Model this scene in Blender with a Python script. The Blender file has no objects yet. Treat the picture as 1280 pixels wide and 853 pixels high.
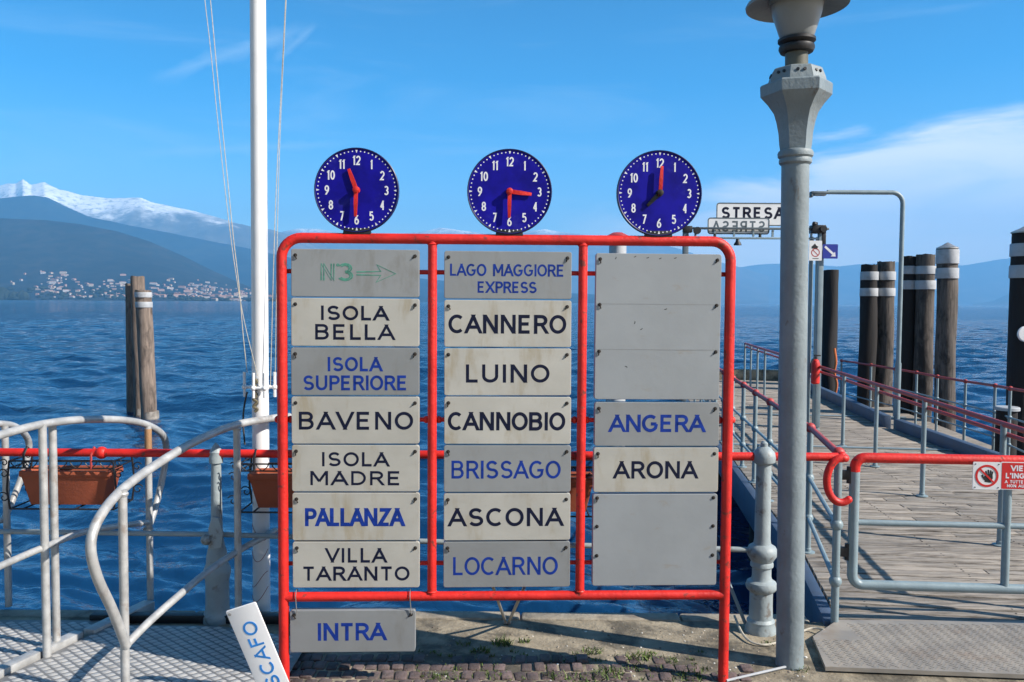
import bpy, bmesh, math, random
import numpy as np
from mathutils import Vector, Matrix
random.seed(7)
rng = np.random.default_rng(7)
R = math.radians
S = bpy.context.scene
COL = S.collection

# ------------------------------------------------------------------ camera
F = 1040.0                      # focal length in pixels of the 1280 px wide photograph
PITCH = math.atan((426.5 - 378.3) / F)
ROLL = R(0.36)
CAMPOS = Vector((0, 0, 1.75))
CM = Matrix.Rotation(R(90) - PITCH, 3, 'X') @ Matrix.Rotation(ROLL, 3, 'Z')
cam_d = bpy.data.cameras.new('camera')
cam = bpy.data.objects.new('camera', cam_d)
COL.objects.link(cam)
cam_d.sensor_width = 36
cam_d.lens = 36 * F / 1280
cam_d.clip_start = 0.05
cam_d.clip_end = 90000
cam.matrix_world = Matrix.Translation(CAMPOS) @ CM.to_4x4()
S.camera = cam

# ------------------------------------------------------------------ light, sky, exposure
SUN_DIR = Vector((0.757, -0.285, 0.588)).normalized()     # towards the sun
EL = math.asin(SUN_DIR.z)
AZ = math.atan2(SUN_DIR.x, SUN_DIR.y)
sd = bpy.data.lights.new('sun', 'SUN')
sd.energy = 5.0
sd.angle = R(0.53)
sd.color = (1.0, 0.93, 0.84)
so = bpy.data.objects.new('sun', sd)
COL.objects.link(so)
so.location = (20, -8, 15)
so.rotation_euler = SUN_DIR.to_track_quat('Z', 'Y').to_euler()
S.view_settings.view_transform = 'Standard'
S.view_settings.look = 'None'
S.view_settings.exposure = 0.92
S.view_settings.gamma = 1
S.view_settings.use_curve_mapping = False
S.cycles.use_denoising = True
S.cycles.max_bounces = 6
S.cycles.diffuse_bounces = 3
S.cycles.glossy_bounces = 3
S.cycles.volume_bounces = 1
S.cycles.caustics_reflective = False
S.cycles.caustics_refractive = False

W = bpy.data.worlds.new('World')
S.world = W
W.use_nodes = True


class NT:
    """small helper to write node graphs as expressions"""
    def __init__(self, tree):
        self.t = tree
        self.n = tree.nodes
        self.l = tree.links

    def new(self, typ, **kw):
        nd = self.n.new(typ)
        for k, v in kw.items():
            setattr(nd, k, v)
        return nd

    def put(self, sock, v):
        if isinstance(v, bpy.types.NodeSocket):
            self.l.new(v, sock)
        elif isinstance(v, (tuple, list)):
            v = tuple(v)
            sock.default_value = v + (1,) if (sock.type == 'RGBA' and len(v) == 3) else v
        else:
            sock.default_value = v

    def math(self, op, a, b=None, c=None, clamp=False):
        nd = self.new('ShaderNodeMath', operation=op, use_clamp=clamp)
        for i, v in enumerate((a, b, c)):
            if v is not None:
                self.put(nd.inputs[i], v)
        return nd.outputs[0]

    def vmath(self, op, a, b=None):
        nd = self.new('ShaderNodeVectorMath', operation=op)
        self.put(nd.inputs[0], a)
        if b is not None:
            self.put(nd.inputs[1], b)
        return nd.outputs['Value'] if op == 'DOT_PRODUCT' else nd.outputs[0]

    def rng(self, v, a, b, c=0.0, d=1.0, smooth=True):
        nd = self.new('ShaderNodeMapRange')
        nd.interpolation_type = 'SMOOTHSTEP' if smooth else 'LINEAR'
        nd.clamp = True if not smooth else nd.clamp
        self.put(nd.inputs['Value'], v)
        for nme, x in (('From Min', a), ('From Max', b), ('To Min', c), ('To Max', d)):
            self.put(nd.inputs[nme], x)
        return nd.outputs[0]

    def noise(self, vec, scale, detail=4, rough=.55, dist=0):
        nd = self.new('ShaderNodeTexNoise')
        self.put(nd.inputs['Vector'], vec)
        self.put(nd.inputs['Scale'], scale)
        nd.inputs['Detail'].default_value = detail
        nd.inputs['Roughness'].default_value = rough
        nd.inputs['Distortion'].default_value = dist
        return nd.outputs['Fac']

    def mix(self, f, a, b, mode='MIX'):
        nd = self.new('ShaderNodeMix', data_type='RGBA', blend_type=mode)
        self.put(nd.inputs[0], f)
        self.put(nd.inputs[6], a)
        self.put(nd.inputs[7], b)
        return nd.outputs[2]

    def mapping(self, vec, scale=(1, 1, 1), rot=(0, 0, 0), loc=(0, 0, 0)):
        nd = self.new('ShaderNodeMapping')
        self.put(nd.inputs[0], vec)
        nd.inputs['Location'].default_value = loc
        nd.inputs['Rotation'].default_value = rot
        nd.inputs['Scale'].default_value = scale
        return nd.outputs[0]


def cam_dir(px, py):
    d = CM @ Vector(((px - 640) / F, -(py - 426.5) / F, -1))
    return d.normalized()


wt = NT(W.node_tree)
for n_ in list(wt.n):
    wt.n.remove(n_)
sky = wt.new('ShaderNodeTexSky', sky_type='NISHITA')
sky.sun_disc = False
sky.sun_elevation = EL
sky.sun_rotation = AZ
sky.altitude = 200
sky.air_density = 1.0
sky.dust_density = 0.3
sky.ozone_density = 2.5
tc = wt.new('ShaderNodeTexCoord')
D = tc.outputs['Generated']
hs = wt.new('ShaderNodeHueSaturation')
hs.inputs['Saturation'].default_value = 1.62
hs.inputs['Value'].default_value = 1.15
hs.inputs['Hue'].default_value = 0.5
wt.l.new(sky.outputs[0], hs.inputs['Color'])
sep = wt.new('ShaderNodeSeparateXYZ')
wt.l.new(D, sep.inputs[0])
dx, dy, dz = sep.outputs
az_ = wt.math('ARCTAN2', dx, dy)              # azimuth to the right of north
# low cloud bank towards the right of the lake
n1 = wt.noise(wt.mapping(D, (2.2, 2.2, 11), (R(5), R(-7), 0)), 2.2, 6, .55, .4)
top = wt.rng(az_, R(5), R(32), 0.10, 0.225)
edge = wt.math('ADD', top, wt.math('MULTIPLY', wt.math('SUBTRACT', n1, .5), 0.16))
bank = wt.math('MULTIPLY', wt.rng(wt.math('SUBTRACT', edge, dz), -0.01, 0.04), wt.rng(az_, R(0), R(14)))
bank = wt.math('MULTIPLY', bank, wt.rng(n1, 0.25, 0.6, 0.62, 1.0))
# thin cirrus
n2 = wt.noise(wt.mapping(D, (1.4, 1.4, 9), (R(20), R(14), R(10))), 2.0, 7, .6, .6)
cir = wt.math('MULTIPLY', wt.rng(n2, 0.5, 0.78), 0.16)


def trail(p0, p1, wid, strength):
    a, b = cam_dir(*p0), cam_dir(*p1)
    nrm = a.cross(b).normalized()
    mid = (a + b).normalized()
    half = a.angle(b) / 2
    dist = wt.math('ABSOLUTE', wt.vmath('DOT_PRODUCT', D, tuple(nrm)))
    wob = wt.noise(D, 30, 3)
    w_ = wt.math('MULTIPLY', wt.rng(wob, .3, .7, .5, 1.3), wid)
    f1 = wt.math('SUBTRACT', 1.0, wt.math('DIVIDE', dist, w_), clamp=True)
    al = wt.vmath('DOT_PRODUCT', D, tuple(mid))
    f2 = wt.rng(al, math.cos(half * 1.3), math.cos(half * 0.5))
    return wt.math('MULTIPLY', wt.math('MULTIPLY', f1, f2), strength)


tr = trail((205, 95), (372, 38), 0.011, 0.22)
tr2 = trail((345, 75), (392, 34), 0.007, 0.16)
tr3 = trail((180, 192), (420, 180), 0.008, 0.16)
haz = wt.math('MULTIPLY', wt.rng(dz, 0.0, 0.16, 1.0, 0.0), 0.12)
cl = wt.math('ADD', wt.math('ADD', cir, tr), wt.math('ADD', tr2, tr3))
cl = wt.math('ADD', cl, haz, clamp=True)
# blue deepens to zenith; darkened behind and left to cut fill, for unseen town
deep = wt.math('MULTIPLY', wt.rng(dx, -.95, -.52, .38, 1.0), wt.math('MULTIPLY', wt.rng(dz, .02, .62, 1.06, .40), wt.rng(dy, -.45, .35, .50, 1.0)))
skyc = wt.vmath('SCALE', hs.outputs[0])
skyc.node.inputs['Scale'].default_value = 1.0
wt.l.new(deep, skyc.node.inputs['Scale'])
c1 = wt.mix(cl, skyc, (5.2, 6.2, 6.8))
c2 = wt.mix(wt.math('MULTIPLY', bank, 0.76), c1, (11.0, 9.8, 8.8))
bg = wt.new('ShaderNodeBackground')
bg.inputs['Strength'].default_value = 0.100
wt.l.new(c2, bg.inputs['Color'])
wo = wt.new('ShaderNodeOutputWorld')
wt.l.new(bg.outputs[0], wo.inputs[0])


# ------------------------------------------------------------------ projection helpers (pixel of the photograph -> point at a real distance)
def ray(px, py):
    return CM @ Vector(((px - 640) / F, -(py - 426.5) / F, -1))


def at(px, py, Y):
    d = ray(px, py)
    return CAMPOS + d * (Y / d.y)


def gd(px, py, z=0.0):
    d = ray(px, py)
    return CAMPOS + d * ((z - CAMPOS.z) / d.z)


# ------------------------------------------------------------------ materials
MATS = {}


def principled(name):
    m = bpy.data.materials.new(name)
    m.use_nodes = True
    t = NT(m.node_tree)
    b = m.node_tree.nodes['Principled BSDF']
    MATS[name] = m
    return m, t, b


def pm(name, col, rough=.5, metal=0.0, spec=.5, var=.12, vscale=6.0, stretch=(1, 1, 1), bump=0.0, bscale=60.0,
       dirt=None, dirt_amt=.5, dirt_scale=4.0, dirt_lo=.52, dirt_hi=.72, coat=0.0, island=0.0, dstretch=None, objrand=0.0):
    m, t, b = principled(name)
    tc = t.new('ShaderNodeTexCoord')
    v = t.mapping(tc.outputs['Object'], stretch)
    if objrand:
        oi = t.new('ShaderNodeObjectInfo')
        off = t.new('ShaderNodeCombineXYZ')
        t.put(off.inputs[0], t.math('MULTIPLY', oi.outputs['Random'], 40))
        t.put(off.inputs[2], t.math('MULTIPLY', oi.outputs['Random'], 17))
        v = t.vmath('ADD', v, off.outputs[0])
    nz = t.noise(v, vscale, 6, .6)
    lo = tuple(c * (1 - var) for c in col)
    hi = tuple(min(1, c * (1 + var)) for c in col)
    c = t.mix(t.rng(nz, .3, .7), lo, hi)
    if objrand:
        c = t.mix(1.0, c, t.mix(oi.outputs['Random'], (1 - objrand,) * 3, (1 + objrand,) * 3), 'MULTIPLY')
    if island:
        g = t.new('ShaderNodeNewGeometry')
        c = t.mix(1.0, c, t.mix(g.outputs['Random Per Island'], (1 - island,) * 3, (1 + island,) * 3), 'MULTIPLY')
    if dirt:
        v2 = t.mapping(tc.outputs['Object'], dstretch or stretch, loc=(3.1, 1.7, 5.2))
        if objrand:
            v2 = t.vmath('ADD', v2, off.outputs[0])
        d = t.noise(v2, dirt_scale, 7, .65, .3)
        c = t.mix(t.math('MULTIPLY', t.rng(d, dirt_lo, dirt_hi), dirt_amt), c, dirt)
    t.put(b.inputs['Base Color'], c)
    t.put(b.inputs['Roughness'], t.rng(nz, .2, .8, max(.03, rough - .07), min(1, rough + .1)))
    b.inputs['Metallic'].default_value = metal
    b.inputs['Specular IOR Level'].default_value = spec
    if coat:
        b.inputs['Coat Weight'].default_value = coat
        b.inputs['Coat Roughness'].default_value = .15
    if bump:
        bn = t.noise(t.mapping(tc.outputs['Object'], stretch), bscale, 5, .6)
        bp_ = t.new('ShaderNodeBump')
        bp_.inputs['Strength'].default_value = bump
        bp_.inputs['Distance'].default_value = .01
        t.put(bp_.inputs['Height'], bn)
        t.l.new(bp_.outputs[0], b.inputs['Normal'])
    return m


RED = pm('red_paint', (.64, .017, .011), .5, var=.22, vscale=6, bump=.3, bscale=60, dirt=(.15, .035, .022), dirt_amt=.85, dirt_scale=19, dirt_lo=.58, dirt_hi=.67)
PIPEGREY = pm('blue_grey_paint', (.22, .29, .32), .42, var=.10, vscale=7, bump=.15, bscale=50, dirt=(.12, .10, .08), dirt_amt=.4, dirt_scale=9, dirt_lo=.6, dirt_hi=.8)
LAMPGREY = pm('lamp_post_paint', (.205, .245, .26), .5, var=.14, vscale=5, bump=.3, bscale=45, dirt=(.12, .085, .06), dirt_amt=.7, dirt_scale=12, dirt_lo=.60, dirt_hi=.70, dstretch=(1.6, 1.6, .7))
CASTGREY = pm('cast_iron_paint', (.30, .35, .365), .5, var=.10, vscale=8, bump=.3, bscale=40, dirt=(.13, .095, .07), dirt_amt=.75, dirt_scale=11, dirt_lo=.55, dirt_hi=.68)
ALU = pm('aluminium_rail', (.43, .43, .42), .45, metal=.25, var=.18, vscale=14, bump=.15, bscale=70, dirt=(.22, .15, .10), dirt_amt=.6, dirt_scale=9, dirt_lo=.57, dirt_hi=.72)
WHITE = pm('white_paint', (.80, .80, .80), .4, var=.04, vscale=4, dirt=(.45, .42, .4), dirt_amt=.3, dirt_scale=6, dirt_lo=.6, dirt_hi=.8)
PANEL_L = pm('pale_sign_metal', (.455, .44, .39), .42, metal=.0, var=.07, vscale=3.5, stretch=(1, 1, 1.4), dirt=(.33, .27, .17), dirt_amt=.7, dirt_scale=4.5, dirt_lo=.5, dirt_hi=.74, dstretch=(2.2, 1, .7), objrand=.06, bump=.16, bscale=6)
PANEL_G = pm('grey_sign_metal', (.27, .28, .28), .42, metal=.1, var=.06, vscale=3.0, dirt=(.20, .19, .165), dirt_amt=.55, dirt_scale=5, dirt_lo=.52, dirt_hi=.76, dstretch=(2, 1, .8), objrand=.07, bump=.16, bscale=6)
PANEL_B = pm('blank_sign_metal', (.325, .345, .355), .4, metal=.1, var=.05, vscale=3.0, dirt=(.30, .27, .22), dirt_amt=.5, dirt_scale=6, dirt_lo=.6, dirt_hi=.72, dstretch=(1.4, 1, 3.0), objrand=.03, bump=.2, bscale=4)
INK_D = pm('dark_navy_letter', (.006, .009, .03), .6, spec=.2, var=.2, vscale=30)
INK_B = pm('blue_letter', (.008, .036, .25), .6, spec=.2, var=.25, vscale=25)
INK_G = pm('faded_green_letter', (.07, .26, .19), .6, var=.3, vscale=40)
INK_S = pm('sky_blue_letter', (.02, .22, .62), .45, var=.15, vscale=25)
INK_W = pm('white_letter', (.75, .75, .78), .5, var=.1, vscale=30)
BOLT = pm('rusty_bolt', (.035, .03, .026), .6, metal=.5, var=.3, vscale=80)
DIAL = pm('dial_blue', (.006, .004, .24), .5, spec=.15, var=.3, vscale=7, objrand=.08, dirt=(.035, .035, .30), dirt_amt=.6, dirt_scale=9, dirt_lo=.55, dirt_hi=.75)
DIALRIM = pm('dial_rim', (.005, .008, .09), .4, var=.1)
BLACK = pm('black_metal', (.012, .012, .014), .5, var=.2, vscale=20)
STEEL = pm('bare_steel', (.45, .44, .42), .4, metal=.7, var=.12, vscale=20)
IRON = pm('wrought_iron', (.012, .012, .016), .5, var=.2, vscale=40)
TERRA = pm('terracotta', (.36, .085, .038), .75, var=.10, vscale=12, bump=.15, bscale=80, dirt=(.30, .09, .05), dirt_amt=.5, dirt_scale=10)
SOIL = pm('dry_soil', (.06, .04, .03), .95, var=.4, vscale=30, bump=.8, bscale=50)
PILE = pm('weathered_pile_wood', (.20, .155, .125), .85, var=.35, vscale=5, stretch=(5, 5, .5), bump=.8, bscale=9, dirt=(.035, .028, .024), dirt_amt=.8, dirt_scale=2.2, dirt_lo=.5, dirt_hi=.68, dstretch=(2, 2, .8), objrand=.15)
PILEM = pm('dark_pile_wood', (.10, .084, .072), .85, var=.4, vscale=5, stretch=(5, 5, .5), bump=.9, bscale=9, dirt=(.02, .017, .015), dirt_amt=.85, dirt_scale=2.4, dirt_lo=.47, dirt_hi=.64, dstretch=(2, 2, .8), objrand=.15)
PILED = pm('tarred_pile_wood', (.013, .011, .011), .8, var=.4, vscale=5, stretch=(5, 5, .5), bump=.8, bscale=9, dirt=(.012, .011, .011), dirt_amt=.8, dirt_scale=2.2, dirt_lo=.45, dirt_hi=.65, objrand=.15)
CRUST = pm('lime_crust', (.27, .245, .215), .9, var=.4, vscale=9, bump=.5, bscale=20)
BAND = pm('white_band', (.40, .42, .44), .5, var=.1, vscale=6, dirt=(.2, .19, .18), dirt_amt=.4, dirt_scale=6)
ROPE = pm('rope', (.50, .46, .38), .9, var=.2, vscale=60)
BLUEBEAM = pm('navy_beam_paint', (.055, .085, .14), .5, var=.15, vscale=4, dirt=(.05, .04, .035), dirt_amt=.5, dirt_scale=5)
FAINTRED = pm('faded_red_rail', (.42, .045, .04), .5, var=.15, vscale=8, dirt=(.2, .05, .05), dirt_amt=.5, dirt_scale=9)
SIGNRED = pm('sign_red', (.62, .02, .02), .4, var=.05)
SIGNWHITE = pm('sign_white', (.78, .78, .78), .4, var=.04)
SIGNBLUE = pm('sign_blue', (.012, .03, .30), .4, var=.06)
LAMPGLOBE = pm('lamp_glass', (.235, .25, .255), .35, var=.06, vscale=8)
LAMPNECK = pm('lamp_neck', (.10, .10, .075), .55, var=.2, vscale=14)
ORANGE = pm('orange_rope', (.65, .16, .04), .8, var=.2, vscale=40)
SNOWPLATE = pm('tread_plate_steel', (.47, .46, .44), .42, metal=.15, var=.10, vscale=9, dirt=(.22, .20, .17), dirt_amt=.5, dirt_scale=5, bump=.1, bscale=120)
TREADBASE = pm('tread_plate_base', (.20, .20, .20), .5, metal=.2, var=.18, vscale=7, dirt=(.14, .12, .10), dirt_amt=.6, dirt_scale=6, bump=.2, bscale=120)
RAMP = pm('ramp_steel', (.33, .295, .25), .5, metal=.2, var=.14, vscale=6, dirt=(.24, .15, .09), dirt_amt=.4, dirt_scale=4)
PLANK = pm('deck_plank', (.315, .275, .23), .88, var=.34, vscale=3.0, stretch=(1.2, 14, 14), bump=.9, bscale=8, dirt=(.085, .07, .056), dirt_amt=.8, dirt_scale=2.6, dirt_lo=.48, dirt_hi=.66, dstretch=(1, 5, 5), island=.16)
CONC = pm('quay_stone', (.29, .245, .175), .9, var=.30, vscale=5, bump=.9, bscale=35, dirt=(.055, .048, .036), dirt_amt=.8, dirt_scale=4.2, dirt_lo=.44, dirt_hi=.62)
KERBM = pm('kerb_stone', (.31, .27, .21), .85, var=.22, vscale=8, bump=.7, bscale=40, dirt=(.12, .10, .085), dirt_amt=.7, dirt_scale=5, dirt_lo=.5, dirt_hi=.7)
COBBLE = pm('cobble_stone', (.115, .082, .075), .8, var=.3, vscale=14, bump=.8, bscale=50, island=.45, dirt=(.08, .075, .06), dirt_amt=.6, dirt_scale=9)
GRASS = pm('grass_blade', (.085, .13, .025), .7, var=.35, vscale=20, island=.35)


# ------------------------------------------------------------------ mesh builder
class MB:
    def __init__(self):
        self.bm = bmesh.new()
        self.mi = 0

    def _face(self, vs):
        try:
            f = self.bm.faces.new(vs)
            f.material_index = self.mi
            return f
        except ValueError:
            return None

    def poly(self, pts):
        return self._face([self.bm.verts.new(p) for p in pts])

    def prism(self, pts2, O, U, V, N, d0, d1, bevel=0.0):
        """polygon (counter-clockwise in U,V) extruded along N from d0 to d1"""
        O, U, V, N = Vector(O), Vector(U), Vector(V), Vector(N)
        a = [self.bm.verts.new(O + U * x + V * y + N * d0) for x, y in pts2]
        b = [self.bm.verts.new(O + U * x + V * y + N * d1) for x, y in pts2]
        n = len(pts2)
        fs = [self._face(b), self._face(a[::-1])]
        top_edges = list(fs[0].edges)
        for i in range(n):
            j = (i + 1) % n
            fs.append(self._face([a[i], a[j], b[j], b[i]]))
        if bevel:
            bmesh.ops.bevel(self.bm, geom=top_edges, offset=bevel, segments=2, profile=.5, affect='EDGES')
        return fs

    def box(self, c, hx, hy, hz, U=(1, 0, 0), V=(0, 1, 0), Wd=(0, 0, 1), bevel=0.0):
        c, U, V, Wd = Vector(c), Vector(U), Vector(V), Vector(Wd)
        vs = []
        for sz in (-1, 1):
            for sy in (-1, 1):
                for sx in (-1, 1):
                    vs.append(self.bm.verts.new(c + U * hx * sx + V * hy * sy + Wd * hz * sz))
        idx = [(0, 2, 3, 1), (4, 5, 7, 6), (0, 1, 5, 4), (2, 6, 7, 3), (0, 4, 6, 2), (1, 3, 7, 5)]
        fs = [self._face([vs[i] for i in q]) for q in idx]
        if bevel:
            es = list({e for f in fs for e in f.edges})
            bmesh.ops.bevel(self.bm, geom=es, offset=bevel, segments=2, profile=.5, affect='EDGES')

    def tube(self, pts, r, n=12, closed=False, caps=True):
        pts = [Vector(p) for p in pts]
        m = len(pts)
        rs = r if isinstance(r, (list, tuple)) else [r] * m
        rings = []
        up = None
        for i in range(m):
            if closed:
                t = (pts[(i + 1) % m] - pts[i - 1]).normalized()
            else:
                t = (pts[min(i + 1, m - 1)] - pts[max(i - 1, 0)]).normalized()
            if up is None:
                up = Vector((0, 0, 1)) if abs(t.z) < .9 else Vector((1, 0, 0))
            a = (up - t * up.dot(t))
            a = a.normalized() if a.length > 1e-6 else t.orthogonal().normalized()
            b = t.cross(a)
            up = a
            rings.append([self.bm.verts.new(pts[i] + (a * math.cos(k * 2 * math.pi / n) + b * math.sin(k * 2 * math.pi / n)) * rs[i]) for k in range(n)])
        rr = range(m if closed else m - 1)
        for i in rr:
            A, B = rings[i], rings[(i + 1) % m]
            for k in range(n):
                self._face([A[k], A[(k + 1) % n], B[(k + 1) % n], B[k]])
        if caps and not closed:
            self._face(rings[0][::-1])
            self._face(rings[-1])

    def lathe(self, O, prof, n=24, axis=(0, 0, 1), phase=0.0):
        """prof: list of (radius, height)"""
        O = Vector(O)
        ax = Vector(axis).normalized()
        u = ax.orthogonal().normalized() if abs(ax.z) < .99 else Vector((1, 0, 0))
        v = ax.cross(u)
        rings = []
        for r, h in prof:
            rings.append([self.bm.verts.new(O + ax * h + (u * math.cos(phase + k * 2 * math.pi / n) + v * math.sin(phase + k * 2 * math.pi / n)) * max(r, 1e-4)) for k in range(n)])
        for A, B in zip(rings, rings[1:]):
            for k in range(n):
                self._face([A[k], A[(k + 1) % n], B[(k + 1) % n], B[k]])
        self._face(rings[0][::-1])
        self._face(rings[-1])

    def ball(self, c, r, seg=14, ring=8, scale=(1, 1, 1)):
        prof = []
        for i in range(ring + 1):
            a = -math.pi / 2 + math.pi * i / ring
            prof.append((r * math.cos(a), r * math.sin(a) * scale[2]))
        self.lathe(c, prof, seg)

    def build(self, name, mats, parent=None, smooth=True, base=None, ang=35):
        me = bpy.data.meshes.new(name)
        org = Vector((0, 0, 0))
        if parent is not None:
            org = Vector(parent['_o'])
        elif base is not None:
            org = Vector(base)
        bmesh.ops.translate(self.bm, verts=self.bm.verts, vec=-org)
        bmesh.ops.recalc_face_normals(self.bm, faces=self.bm.faces)
        self.bm.to_mesh(me)
        self.bm.free()
        for m in (mats if isinstance(mats, (list, tuple)) else [mats]):
            me.materials.append(m)
        if smooth:
            me.shade_smooth()
            me.set_sharp_from_angle(angle=R(ang))
        o = bpy.data.objects.new(name, me)
        COL.objects.link(o)
        if parent is not None:
            o.parent = parent
            if parent.type == 'MESH' or parent.parent is not None:
                o.location = org - Vector(parent['_w'])
        else:
            o.location = org
        o['_o'] = tuple(org)
        o['_w'] = tuple(org)
        return o


def tag(o, label=None, cat=None, group=None, kind=None):
    if label:
        o['label'] = label
    if cat:
        o['category'] = cat
    if group:
        o['group'] = group
    if kind:
        o['kind'] = kind
    return o


def thing(name, label, cat, loc, group=None):
    o = bpy.data.objects.new(name, None)
    COL.objects.link(o)
    o.empty_display_size = .1
    o.location = loc
    o['_o'] = tuple(loc)
    o['_w'] = tuple(loc)
    return tag(o, label, cat, group)


def arc_pts(c, U, V, r0, r1, a0, a1, n):
    c, U, V = Vector(c), Vector(U), Vector(V)
    return [c + U * (r0 * math.cos(a0 + (a1 - a0) * i / n)) + V * (r1 * math.sin(a0 + (a1 - a0) * i / n)) for i in range(n + 1)]


def smooth_path(pts, n=8):
    """Catmull-Rom through the points"""
    P = [Vector(p) for p in pts]
    P = [P[0] * 2 - P[1]] + P + [P[-1] * 2 - P[-2]]
    out = []
    for i in range(1, len(P) - 2):
        for k in range(n):
            t = k / n
            a, b, c, d = P[i - 1], P[i], P[i + 1], P[i + 2]
            out.append(.5 * ((2 * b) + (c - a) * t + (2 * a - 5 * b + 4 * c - d) * t * t + (3 * b - a - 3 * c + d) * t ** 3))
    out.append(P[-2])
    return out


def rrect(w, h, r, n=5):
    pts = []
    for cx, cy, a in ((w / 2 - r, h / 2 - r, 0), (-w / 2 + r, h / 2 - r, 90), (-w / 2 + r, -h / 2 + r, 180), (w / 2 - r, -h / 2 + r, 270)):
        for i in range(n + 1):
            t = R(a + 90 * i / n)
            pts.append((cx + r * math.cos(t), cy + r * math.sin(t)))
    return pts


def circ(r, n=24, cx=0, cy=0):
    return [(cx + r * math.cos(2 * math.pi * i / n), cy + r * math.sin(2 * math.pi * i / n)) for i in range(n)]


# ------------------------------------------------------------------ stroke lettering
def el(cx, cy, rx, ry, a0, a1, n=14):
    return [(cx + rx * math.cos(R(a0 + (a1 - a0) * i / n)), cy + ry * math.sin(R(a0 + (a1 - a0) * i / n))) for i in range(n + 1)]


GL = {
    'A': (.80, [[(0, 0), (.40, 1), (.80, 0)], [(.13, .30), (.67, .30)]]),
    'B': (.62, [[(0, .0), (0, 1), (.36, 1)] + el(.36, .765, .22, .235, 90, -90, 8) + [(0, .53)], [(.36, .53)] + el(.36, .265, .26, .265, 90, -90, 8) + [(.0, .0)]]),
    'C': (.74, [el(.40, .5, .40, .5, 48, 312, 22)]),
    'D': (.68, [[(0, 0), (0, 1), (.28, 1)] + el(.28, .5, .40, .5, 90, -90, 14) + [(0, 0)]]),
    'E': (.56, [[(.56, 1), (0, 1), (0, 0), (.56, 0)], [(0, .52), (.50, .52)]]),
    'F': (.54, [[(.54, 1), (0, 1), (0, 0)], [(0, .52), (.46, .52)]]),
    'G': (.78, [el(.40, .5, .40, .5, 48, 322, 22) + [(.76, .46), (.44, .46)]]),
    'I': (.0, [[(0, 0), (0, 1)]]),
    'L': (.52, [[(0, 1), (0, 0), (.52, 0)]]),
    'M': (.84, [[(0, 0), (0, 1)], [(.05, 1), (.42, .22)], [(.42, .22), (.79, 1)], [(.84, 0), (.84, 1)]]),
    'N': (.68, [[(0, 0), (0, 1)], [(.055, 1), (.625, 0)], [(.68, 0), (.68, 1)]]),
    'O': (.80, [el(.40, .5, .40, .5, 0, 360, 28)]),
    'P': (.58, [[(0, 0), (0, 1), (.33, 1)] + el(.33, .74, .25, .26, 90, -90, 8) + [(0, .48)]]),
    'R': (.62, [[(0, 0), (0, 1), (.34, 1)] + el(.34, .745, .25, .255, 90, -90, 8) + [(0, .49)], [(.34, .49), (.62, 0)]]),
    'S': (.62, [el(.31, .745, .28, .255, 25, 270, 13)[:-1] + [(.31, .49)] + el(.31, .25, .31, .25, 90, -155, 13)[1:]]),
    'T': (.68, [[(0, 1), (.68, 1)], [(.34, 1), (.34, 0)]]),
    'U': (.66, [[(0, 1), (0, .33)] + el(.33, .33, .33, .33, 180, 360, 12) + [(.66, 1)]]),
    'V': (.76, [[(0, 1), (.38, 0), (.76, 1)]]),
    'X': (.70, [[(0, 0), (.70, 1)], [(0, 1), (.70, 0)]]),
    'Z': (.64, [[(0, 1), (.64, 1), (0, 0), (.64, 0)]]),
    "'": (.0, [[(0, 1), (0, .75)]]),
    '0': (.56, [el(.28, .5, .28, .5, 0, 360, 20)]),
    '1': (.22, [[(0, .8), (.22, 1), (.22, 0)]]),
    '2': (.58, [el(.29, .71, .29, .29, 165, -30, 10) + [(0, 0), (.58, 0)]]),
    '3': (.58, [el(.28, .75, .27, .25, 150, -90, 10), el(.28, .26, .30, .26, 90, -150, 10)]),
    '4': (.62, [[(.44, 0), (.44, 1), (0, .28), (.62, .28)]]),
    '5': (.58, [[(.54, 1), (.08, 1), (.04, .52)] + el(.28, .32, .30, .32, 130, -150, 12)]),
    '6': (.58, [el(.29, .30, .29, .30, 0, 360, 16), [(.0, .30), (.06, .62), (.40, 1)]]),
    '7': (.56, [[(0, 1), (.56, 1), (.20, 0)]]),
    '8': (.58, [el(.29, .755, .25, .245, 0, 360, 16), el(.29, .26, .29, .26, 0, 360, 16)]),
    '9': (.58, [el(.29, .70, .29, .30, 0, 360, 16), [(.58, .70), (.52, .38), (.18, 0)]]),
}


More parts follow.
